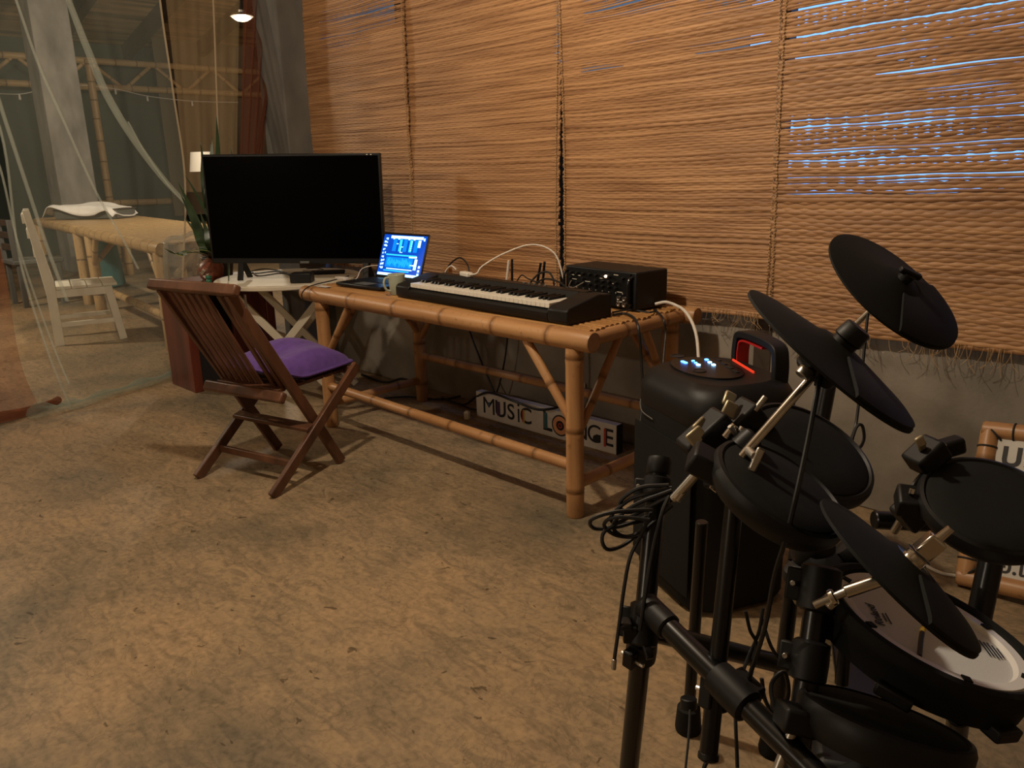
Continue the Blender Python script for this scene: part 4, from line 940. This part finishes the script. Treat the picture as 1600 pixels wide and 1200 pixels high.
# ================================================================== FRAMED SIGN ON THE RIGHT
fb0 = onz(1508, 902, .03); fb0.z = 0; ft0 = ony(1548, 672, 2.68)-V((0, 0, .03))
fxd = V((1, -.02, 0)).normalized(); FWD = .72; upv = (ft0-fb0); FHT = upv.length; upv.normalize(); fxd = (fxd-upv*fxd.dot(upv)).normalized()
fr_ = thing('bamboo_framed_sign', 'white sign with black Thai lettering in a bamboo frame leaning on the wall', 'sign', fb0)
fnn = fxd.cross(upv).normalized()
Q = lambda x, z, o=0: fb0+fxd*x+upv*z+fnn*(-o)
if fnn.y > 0: fnn = -fnn
Q = lambda x, z, o=0: fb0+fxd*x+upv*z+fnn*o+V((0, 0, .03))
rF = .027
bamboo('frame_pole', Q(0, -.0), Q(0, FHT), rF, fr_, nodes=[.12, .36]); bamboo('frame_pole', Q(FWD, 0), Q(FWD, FHT), rF, fr_)
bamboo('frame_pole', Q(-.02, FHT), Q(FWD+.02, FHT), rF, fr_, nodes=[.3, .55]); bamboo('frame_pole', Q(-.02, 0), Q(FWD+.02, 0), rF, fr_, nodes=[.25, .6])
for x, z, d_ in ((0, FHT-.055, upv), (0, .055, upv), (.065, FHT, fxd), (.065, .0, fxd), (.02, .02, (upv-fxd)), (.015, FHT-.012, (upv+fxd))):
    T = frame(Q(x, z), d_); MB().lathe([(rF+.001, -.003), (rF+.003, 0), (rF+.001, .003)], 16, T).build('binding_cord', 'cord_dark', fr_)
FM = Matrix(((fxd.x, upv.x, fnn.x, 0), (fxd.y, upv.y, fnn.y, 0), (fxd.z, upv.z, fnn.z, 0), (0, 0, 0, 1)))
FM = Matrix.Translation(Q(FWD/2, FHT/2, .004))@FM
MB().box((0, 0, 0), (FWD-.05, FHT-.05, .006), FM).build('sign_panel', 'paper', fr_)
x0_ = -FWD/2+.045
text('lettering_line', 'บริษัท', .105, FM@Matrix.Translation((x0_-.008, FHT/2-.074, .0035)), 'ink', fr_, .0006, .0018, 'LEFT')
text('lettering_line', 'ก', .05, FM@Matrix.Translation((x0_+.13, -.03, .0035)), 'ink', fr_, .0006, .001, 'LEFT')
text('lettering_line', 'อ.เกาะ', .062, FM@Matrix.Translation((x0_+.035, -FHT/2+.056, .0035)), 'ink', fr_, .0006, .0012, 'LEFT')
cable('white_cable', [onz(1440, 880, .006), onz(1465, 893, .006), onz(1490, 899, .006), (-.5, 2.55, .006)], .005, 'cable_white', 'thin white cable lying on the floor beside the framed sign')

# ================================================================== DRUM KIT
def nrm(x, y, mx, my, c):
    s_ = math.sqrt(1-c*c); l = math.hypot(mx, my); v = ray(x, y).normalized()
    m_ = (rt*(mx/l)+dn*(my/l)); m_ = (m_-v*m_.dot(v)).normalized(); return (v*-c+m_*s_).normalized()
rk = thing('drum_rack', 'black tubular drum rack holding the pads and cymbals', 'drum rack', onz(1100, 1230))
def tubep(name, a, b, r, m='black_metal', n=18): return MB().cyl(a, b, r, None, n).build(name, m, rk)
def clamp(p, ax, r, h=.055):
    p = V(p); ax = V(ax).normalized(); T = frame(p-ax*h/2, ax); c = MB().lathe([(r, 0), (r*1.35, .004), (r*1.4, h/2), (r*1.35, h-.004), (r, h)], 18, T).build('clamp', 'black_plastic', rk)
    x, y, z = basis(ax)
    MB().box((r*1.5, 0, h/2), (r*1.3, .022, h*.7), T).build('lug', 'black_plastic', c, bevel=.003)
    MB().cyl(T@V((r*1.6, -.02, h/2)), T@V((r*1.6, .028, h/2)), .004, None, 8).build('bolt', 'brushed_steel', c)
    return c
A1, A2 = at(1029, 738, 1.46), at(1006, 975, 1.40)
A3 = onz(978, 1262)
tubep('post', A1, A2, .0185); tubep('post', A2.lerp(A3, -.02), A3+V((0, 0, .03)), .0185)
MB().lathe([(.02, 0), (.0225, .004), (.0225, .026), (.02, .032), (0, .032)], 20, frame(A1+(A1-A2).normalized()*-.004, A1-A2)).build('post_cap', 'black_plastic', rk)
MB().lathe([(.03, 0), (.032, .03), (.02, .04)], 16, Matrix.Translation((A3.x, A3.y, 0))).build('rubber_foot', 'black_rubber', rk)
clamp(A1.lerp(A2, .12), A1-A2, .019, .05); clamp(A2, A1-A2, .020, .075); clamp(A2.lerp(A3, .12), A2-A3, .020, .05)
MB().beam(at(1002, 985, 1.39), at(1016, 1030, 1.36), .014, .012, rt).build('lever', 'black_plastic', rk, bevel=.003)
MB().box((0, 0, 0), (.03, .012, .02), frame(at(978, 975, 1.38), rt)).build('wing_nut', 'black_plastic', rk, bevel=.003)
MB().box((0, 0, 0), (.012, .03, .025), frame(at(985, 992, 1.38), rt)).build('wing_nut', 'black_plastic', rk, bevel=.003)
# front horizontal arm
H1, H2 = at(1014, 950, 1.37), at(1300, 1235, 1.06)
tubep('cross_tube', H1, H2, .0185); MB().cyl(H1.lerp(H2, -.03), H1.lerp(H2, .14), .0235).build('elbow', 'black_plastic', rk)
# rear horizontal
tubep('cross_tube', at(1012, 985, 1.43), at(1270, 1050, 1.62), .0185)
# post B with ride/hi clamp
B1, B2 = at(1156, 700, 1.27), at(1119, 1075, 1.27); B3 = at(1106, 1188, 1.25)
tubep('post', B1, B3, .0145); clamp(B2, B1-B2, .017, .07); clamp(H1.lerp(H2, .52), H2-H1, .020, .075)
MB().cyl(B3+(B2-B3).normalized()*.012, B3, .0165).build('post_cap', 'black_plastic', rk)
# post C to the floor
C3 = onz(1075, 1140); C1 = at(1097, 815, 1.66)
tubep('post', C1, C3+V((0, 0, .02)), .013); MB().lathe([(.028, 0), (.03, .01), (.026, .06), (.014, .065)], 16, Matrix.Translation((C3.x, C3.y, 0))).build('rubber_foot', 'black_rubber', rk)
MB().cyl(at(1076, 1090, 1.72), at(1076, 1108, 1.72), .018).build('collar', 'black_plastic', rk)
# post D (crash) behind the tom pads
D1, D2 = at(1297, 588, 1.62), at(1243, 875, 1.60)
D3 = V((D2.x-.02, D2.y, 0)); tubep('post', D1, D2, .0155); tubep('post', D2, D3+V((0, 0, .02)), .0155)
MB().lathe([(.028, 0), (.03, .01), (.024, .05), (.016, .055)], 16, Matrix.Translation((D3.x, D3.y, 0))).build('rubber_foot', 'black_rubber', rk)
# post E right
E1, E2 = at(1558, 830, 1.42), at(1497, 1120, 1.40); E3 = onz(1485, 1235)
tubep('post', E1, E2, .0205); tubep('post', E2, E3+V((0, 0, .02)), .0185)
MB().lathe([(.03, 0), (.032, .03), (.02, .04)], 16, Matrix.Translation((E3.x, E3.y, 0))).build('rubber_foot', 'black_rubber', rk)
tubep('cross_tube', at(1365, 812, 1.45), at(1548, 822, 1.45), .017)
# post F near centre
F1, F2 = at(1282, 905, 1.20), at(1240, 1215, 1.15); tubep('post', F1, F2, .0185); clamp(F1.lerp(F2, .42), F1-F2, .02, .06); clamp(F1.lerp(F2, .05), F1-F2, .022, .07)
F4 = V((F2.x, F2.y, 0)); tubep('post', F2, F4+V((0, 0, .02)), .0185)
MB().lathe([(.03, 0), (.032, .03), (.02, .04)], 16, Matrix.Translation(F4)).build('rubber_foot', 'black_rubber', rk)
for p0, p1 in (((1262, 985, 1.45), (1256, 1080, 1.45)), ((1322, 985, 1.5), (1315, 1070, 1.5))): tubep('strut', at(*p0), at(*p1), .013)
# bulky holder under the tom pads
for x, y, d_, r_ in ((1270, 862, 1.36, .036), (1285, 890, 1.34, .034), (1248, 900, 1.36, .026), (1330, 870, 1.38, .03), (1262, 930, 1.34, .022), (1300, 915, 1.30, .026)):
    MB().lathe([(0, -r_), (r_*.7, -r_*.8), (r_, -r_*.3), (r_, r_*.4), (r_*.7, r_*.8), (0, r_*.9)], 16, frame(at(x, y, d_), V((.3*(x % 7-3), .2*(y % 5-2), 1)))).build('ball_joint', 'black_plastic', rk)
MB().box((0, 0, 0), (.035, .022, .02), frame(at(1250, 930, 1.26), rt+dn*.3)).build('wing_nut', 'brass_tab', rk, bevel=.003)
# tom clamps with pale tabs
def tab(pix, d_, ang, s_=1):
    p = at(*pix, d_); u = rt*math.cos(ang)+dn*math.sin(ang); n_ = (fw*-1+u*.2).normalized()
    T = frame(p, n_, u); L = .030*s_
    MB().box((0, 0, 0), (L, .024*s_, .008), T).build('thumb_tab', 'brass_tab', rk, bevel=.003)
    MB().box((L*.85, .004, -.006), (L, .022*s_, .008), T@Matrix.Rotation(.35, 4, 'Y')).build('thumb_tab', 'brass_tab', rk, bevel=.003)
tab((1088, 682), 1.24, math.radians(-38)); tab((1140, 640), 1.27, math.radians(-62), .9); tab((1438, 690), 1.35, math.radians(60), .65)
def blockc(pix, d_, sz, ax): MB().box((0, 0, 0), sz, frame(at(*pix, d_), ax)).build('clamp_block', 'black_plastic', rk, bevel=.006)
rod = (rt*.74-dn*.67).normalized()
blockc((1112, 690), 1.27, (.05, .07, .085), rod); blockc((1158, 668), 1.30, (.055, .06, .08), rod); blockc((1130, 720), 1.30, (.05, .05, .09), dn)
blockc((1448, 712), 1.38, (.05, .04, .06), rod); blockc((1478, 700), 1.40, (.03, .03, .06), rt-dn*.3); blockc((1425, 800), 1.36, (.04, .05, .05), rod)
for a, b, r_, m in (((1132, 684, 1.22), (1148, 664, 1.22), .006, 'chrome'), ((1149, 686, 1.22), (1161, 668, 1.22), .0055, 'brushed_steel'), ((1179, 642, 1.27), (1196, 620, 1.27), .005, 'brushed_steel'), ((1056, 781, 1.19), (1108, 714, 1.19), .0068, 'chrome'), ((1424, 772, 1.33), (1426, 764, 1.33), .005, 'chrome'), ((1474, 697, 1.37), (1477, 694, 1.37), .004, 'chrome')):
    MB().cyl(at(*a), at(*b), r_).build('rod', m, rk)
clamp(at(1166, 692, 1.20), rod, .013, .035)
# bent steel arm (pad R)
MB().tube([at(1425, 775, 1.36), at(1428, 760, 1.36), at(1440, 745, 1.37), at(1455, 730, 1.40)], .006, 8).build('bent_rod', 'black_metal', rk)
# wing bolt
wb = at(1178, 712, 1.15)
MB().cyl(at(1168, 702, 1.17), at(1180, 714, 1.14), .007).build('wing_bolt', 'brushed_steel', rk)
MB().beam(at(1190, 700, 1.14), at(1173, 738, 1.14), .012, .007, rod).build('wing_bolt', 'brushed_steel', rk, bevel=.003)

def cymbal(name, label, pix, d_, rad, mvec, c, notch, rods, grp='electronic cymbal pads'):
    P = at(*pix, d_); n_ = nrm(*pix, *mvec, c); root = thing(name, label, 'cymbal', P, grp)
    maj = rt*(-mvec[1])+dn*mvec[0]
    T = frame(P, n_, maj)
    prof = [(0, -.004), (rad*.28, -.004), (rad*.9, -.016), (rad, -.017), (rad, -.013), (rad*.9, -.009), (rad*.3, .006), (rad*.22, .012), (0, .013)]
    MB().lathe(prof, 56, T).build('plate', 'black_rubber', root)
    # raised playing zone: the half facing the player
    mb = MB(); vs = []; fs = []; ns = 30; prs = [(.26, .0075), (.30, .0105), (.90, -.0035), (.985, -.0075), (.985, -.014)]
    a0, a1 = notch
    for j in range(ns+1):
        t = a0+(a1-a0)*j/ns
        for rr, z in prs: vs.append((rad*rr*math.cos(t), rad*rr*math.sin(t), z))
    k = len(prs)
    for j in range(ns):
        for i in range(k-1): fs.append((j*k+i, j*k+i+1, (j+1)*k+i+1, (j+1)*k+i))
    fs += [tuple(range(k)), tuple(ns*k+i for i in range(k))[::-1]]
    mb.add(vs, fs, T); mb.build('playing_zone', 'black_rubber', root)
    if name != 'hi_hat_pad': MB().lathe([(.028, -.05), (.033, -.045), (.033, -.012), (.028, -.004)], 24, T).build('sensor_housing', 'black_plastic', root)
    return root, P, n_, T
cr, P, n_, T = cymbal('cymbal_pad', 'highest round black cymbal pad, tilted in front of the right straw blind', (1404, 444), 1.53, .150, (.737, -.676), .35, (math.radians(-75), math.radians(60)), None)
MB().cyl(P+n_*.008, P+n_*.03, .014).build('wing_nut', 'black_plastic', cr); MB().box((0, 0, 0), (.05, .012, .012), frame(P+n_*.03, n_, rt)).build('wing_nut', 'black_plastic', cr, bevel=.003)
MB().cyl(P-n_*.0, at(1299, 543, 1.60), .0065).build('rod', 'chrome', cr); MB().cyl(at(1304, 537, 1.60), at(1295, 580, 1.62), .012).build('tilter', 'black_plastic', cr)
MB().tube([at(1356, 490, 1.55), at(1352, 530, 1.55), at(1346, 590, 1.55), at(1338, 660, 1.55), at(1330, 690, 1.52), at(1342, 700, 1.5), at(1350, 685, 1.5), at(1347, 665, 1.5), at(1338, 668, 1.5), at(1328, 700, 1.5), at(1318, 740, 1.5)], .003).build('cable', 'cable_black', cr)
rd, P, n_, T = cymbal('cymbal_pad', 'black cymbal pad seen edge-on upon the long chrome rod', (1307, 548), 1.15, .150, (.708, -.707), .12, (math.radians(-80), math.radians(70)), None)
MB().cyl(P+n_*.005, P+n_*.022, .019).build('wing_nut', 'black_plastic', rd); MB().cyl(P+n_*.02, P+n_*.045, .022, .020).build('felt_nut', 'black_plastic', rd)
MB().cyl(P-n_*.03, at(1113, 766, 1.17), .0068).build('rod', 'chrome', rd)
MB().cyl(at(1262, 576, 1.13), at(1252, 588, 1.13), .011).build('rod_sleeve', 'brushed_steel', rd)
MB().tube([at(1281, 585, 1.13), at(1275, 620, 1.10), at(1262, 690, 1.08), at(1245, 770, 1.06), at(1228, 840, 1.06), at(1210, 900, 1.08), at(1195, 980, 1.12), at(1170, 1060, 1.2)], .0035).build('cable', 'cable_black', rd)
MB().cyl(at(1281, 583, 1.13), at(1278, 602, 1.12), .0055).build('plug', 'black_plastic', rd)
hh, P, n_, T = cymbal('hi_hat_pad', 'black hi-hat pad with a steel clutch leaning over the white drum', (1415, 884), 1.0, .124, (.771, -.637), .15, (math.radians(-85), math.radians(75)), None)
MB().lathe([(.026, .008), (.026, .012), (.014, .013), (.014, .020), (.017, .022)], 24, T).build('clutch_flange', 'chrome', hh)
MB().box((0, 0, .038), (.024, .020, .030), T).build('clutch_block', 'chrome', hh, bevel=.003)
MB().cyl(T@V((0, 0, .05)), T@V((0, 0, .072)), .006, .005).build('clutch_tip', 'chrome', hh)
hb_ = at(1272, 946, 1.04)
MB().cyl(P-n_*.02, hb_.lerp(P, .35), .0085).build('rod', 'chrome', hh); MB().cyl(hb_.lerp(P, .36), hb_, .0055).build('rod_tip', 'brushed_steel', hh)
MB().cyl(hb_.lerp(P, .18), hb_.lerp(P, .24), .011, None, 10).build('nut', 'chrome', hh)
MB().box((0, 0, 0), (.02, .01, .014), frame(hb_.lerp(P, .1)+rt*.008, rod)).build('wing_nut', 'brushed_steel', hh, bevel=.002)

def drum_pad(name, label, pix, d_, rad, mvec, c, depth=.032):
    P = at(*pix, d_); n_ = nrm(*pix, *mvec, c); root = thing(name, label, 'drum pad', P, 'black rubber drum pads')
    T = frame(P, n_, rt*(-mvec[1])+dn*mvec[0])
    MB().lathe([(0, -depth-.006), (rad*.7, -depth-.006), (rad*.96, -depth), (rad*1.06, -depth*.55), (rad*1.07, -.006), (rad*1.04, .003), (rad*.985, .005), (rad*.955, .001)], 56, T).build('shell', 'black_plastic', root)
    MB().lathe([(rad*.955, .001), (rad*.92, .0035), (rad*.5, .0045), (0, .005)], 56, T).build('playing_surface', 'black_rubber', root)
    MB().box((-rad*1.1, 0, -depth*.7), (.05, .05, .035), T).build('mount_block', 'black_plastic', root, bevel=.005)
    MB().cyl(T@V((-rad*1.1, 0, -depth*.8)), T@V((-rad*1.2, 0, -depth-.07)), .007).build('mount_rod', 'brushed_steel', root)
    return root, P, n_, T
drum_pad('drum_pad', 'upper round black drum pad in front of the party speaker', (1266, 703), 1.28, .104, (.60, -.80), .52)
drum_pad('drum_pad', 'lower round black drum pad overlapping the pad in front of the speaker', (1220, 762), 1.14, .098, (.60, -.80), .42)
drum_pad('drum_pad', 'round black drum pad in front of the framed sign', (1549, 788), 1.30, .104, (.42, -.906), .66)
drum_pad('drum_pad', 'lowest round black drum pad beneath the white drum', (1382, 1122), 1.12, .110, (.22, -.976), .2, .045)
# white mesh snare
pix = (1452, 984); P = at(*pix, 1.2); n_ = nrm(*pix, .47, -.88, .36)
sn_ = thing('snare_pad', 'white mesh drum pad with black rubber rim under the hi-hat', 'drum', P)
T = frame(P, n_, rt*.88+dn*.47)
MB().lathe([(0, -.058), (.135, -.058), (.150, -.05), (.153, -.02), (.160, -.012), (.163, .0), (.160, .011), (.152, .014), (.143, .010), (.140, .0), (.138, -.006)], 72, T).build('rim', 'black_rubber', sn_)
MB().lathe([(.140, -.004), (.140, .004), (.137, .007), (.122, .006), (.119, .002), (.117, -.002)], 72, T).build('hoop', 'hoop_white', sn_)
MB().lathe([(.119, -.001), (.06, .0), (0, .0)], 72, T).build('mesh_head', 'mesh_head', sn_)
for i in range(6):
    a = math.radians(30+60*i); MB().box((.131, 0, .004), (.012, .012, .010), T@Matrix.Rotation(a, 4, 'Z')).build('hoop_notch', 'black_rubber', sn_)
for i in range(6):
    a = math.radians(60*i); MB().box((.15, 0, -.05), (.03, .05, .02), T@Matrix.Rotation(a, 4, 'Z')).build('lug', 'black_plastic', sn_, bevel=.004)
tx = T@Matrix.Translation((-.088, -.012, .0012))@Matrix.Rotation(math.radians(-90+180), 4, 'Z')
text('brand_lettering', 'Roland', .021, tx, 'ink', sn_, .0003, .0002)
for i, w_ in enumerate((.022, .030)): MB().box((0, -.014-.006*i, .0002), (w_, .002, .0005), tx).build('printed_line', 'ink', sn_)
for i, w_ in enumerate((.05, .045, .05, .04, .03)): MB().box((0, 0, .0014), (.0025, w_*.8, .0006), T@Matrix.Translation((.085+.006*i, .0, 0))).build('printed_line', 'ink', sn_)
MB().tube([T@V((-.055, -.105, .004)), T@V((-.035, -.05, .012)), T@V((-.012, .0, .02))], .0035, 8).build('cable', 'cable_black', sn_)
MB().cyl(T@V((-.034, -.046, .0125)), T@V((-.028, -.034, .0145)), .0042).build('cable_band', 'ink_yellow', sn_)
# kick pad and pedal mass, lower right
kp = thing('kick_pad', 'black kick drum pad tower on the floor under the drums', 'kick pad', onz(1380, 1420))
kc_ = V((-.36, 1.17, 0)); KTm = rz(kc_, math.radians(30))
MB().box((0, 0, .16), (.20, .10, .32), KTm).build('tower', 'black_plastic', kp, bevel=.015)
MB().lathe([(0, 0), (.09, 0), (.095, .01), (.09, .03), (0, .032)], 30, KTm@Matrix.Translation((0, -.05, .26))@Matrix.Rotation(math.radians(90), 4, 'X')).build('pad_head', 'black_rubber', kp)
MB().box((0, -.22, .02), (.12, .34, .02), KTm).build('pedal_board', 'black_metal', kp, bevel=.004)
MB().box((0, -.02, .012), (.30, .22, .024), KTm).build('base_plate', 'black_metal', kp, bevel=.004)
# bits of hardware seen between the tubes
hw = thing('foot_pedal', 'foot pedal with shiny metal hinge standing on the floor behind the rack', 'pedal', onz(1330, 1050))
pq = onz(1330, 1050)
MB().box((0, 0, .03), (.09, .26, .02), rz(pq, .5)@Matrix.Rotation(.12, 4, 'X')).build('footboard', 'black_metal', hw, bevel=.004)
MB().box((0, .12, .05), (.12, .05, .09), rz(pq, .5)).build('hinge_block', 'brushed_steel', hw, bevel=.006)
for x in (-.07, .07): MB().cyl(rz(pq, .5)@V((x, .14, 0)), rz(pq, .5)@V((x, .14, .22)), .010).build('pedal_post', 'chrome', hw)
MB().cyl(rz(pq, .5)@V((-.08, .14, .21)), rz(pq, .5)@V((.08, .14, .21)), .008).build('axle', 'chrome', hw)
# cables of the kit
ck = MB(); rn = random.Random(11)
cx0 = A1.lerp(A2, .17)
coil = thing('coiled_cable', 'coiled black audio cable hanging on the left rack post', 'cable', cx0)
loops = [((1045, 758), (1000, 762), (970, 783), (976, 800), (1005, 795), (1040, 780)), ((1050, 766), (990, 790), (958, 820), (975, 838), (1005, 828), (1050, 790)),
         ((1055, 770), (1000, 800), (945, 830), (948, 858), (980, 848), (1020, 810), (1055, 775)), ((1020, 796), (960, 800), (924, 812), (930, 826), (970, 822), (1015, 806)),
         ((1015, 812), (962, 808), (944, 820), (962, 836), (1000, 838), (1022, 822)), ((1050, 762), (1010, 772), (985, 780), (955, 806), (965, 818), (1010, 812), (1045, 785))]
for l in loops: MB().tube([at(x, y, 1.38+.012*i+rn.uniform(-.01, .01)) for i, (x, y) in enumerate(l)], .0036, 7).build('loop', 'cable_black', coil)
MB().tube([at(1018, 800, 1.40), at(1004, 832, 1.38), at(985, 870, 1.37), at(975, 920, 1.37), at(967, 980, 1.37), at(960, 1030, 1.37)], .0034).build('cable_end', 'cable_black', coil)
MB().cyl(at(960, 1030, 1.37), at(958.5, 1046, 1.37), .0045).build('plug', 'brushed_steel', coil)
def kc2(pts, label, r=.0035): return tag(MB().tube([at(*p) for p in pts], r, 7).build('drum_cable', 'cable_black'), label, 'cable')
kc2([(1048, 768, 1.38), (1035, 800, 1.36), (1020, 860, 1.36), (1008, 930, 1.35), (1000, 985, 1.35)], 'black drum cable running down the left rack post')
kc2([(1165, 955, 1.5), (1172, 985, 1.5), (1182, 1005, 1.5), (1176, 1030, 1.5)], 'short black drum cable dangling between the rack tubes')
kc2([(1192, 950, 1.5), (1185, 990, 1.5), (1168, 1030, 1.5), (1150, 1090, 1.45), (1152, 1200, 1.4)], 'black drum cable dropping past the front rack tube')
kc2([(1190, 965, 1.52), (1205, 1010, 1.5), (1225, 1035, 1.5), (1240, 1015, 1.5), (1262, 1020, 1.48)], 'black drum cable sagging toward the centre rack post')
kc2([(1190, 1060, 1.3), (1196, 1095, 1.3), (1215, 1120, 1.3), (1232, 1085, 1.3), (1225, 1050, 1.3), (1205, 1070, 1.3), (1212, 1110, 1.28), (1236, 1130, 1.28)], 'looped black drum cable tied low on the rack')
kc2([(1106, 1188, 1.25), (1100, 1200, 1.25), (1094, 1230, 1.25), (1090, 1280, 1.3)], 'black drum cable coming out of the hanging tube end')
kc2([(1078, 1110, 1.6), (1076, 1150, 1.55), (1070, 1210, 1.5)], 'thin black drum cable beside the rear rubber foot', .0025)
kc2([(1452, 835, 1.4), (1448, 860, 1.4), (1441, 900, 1.4)], 'short black drum cable hanging beside the hi-hat clutch', .003)
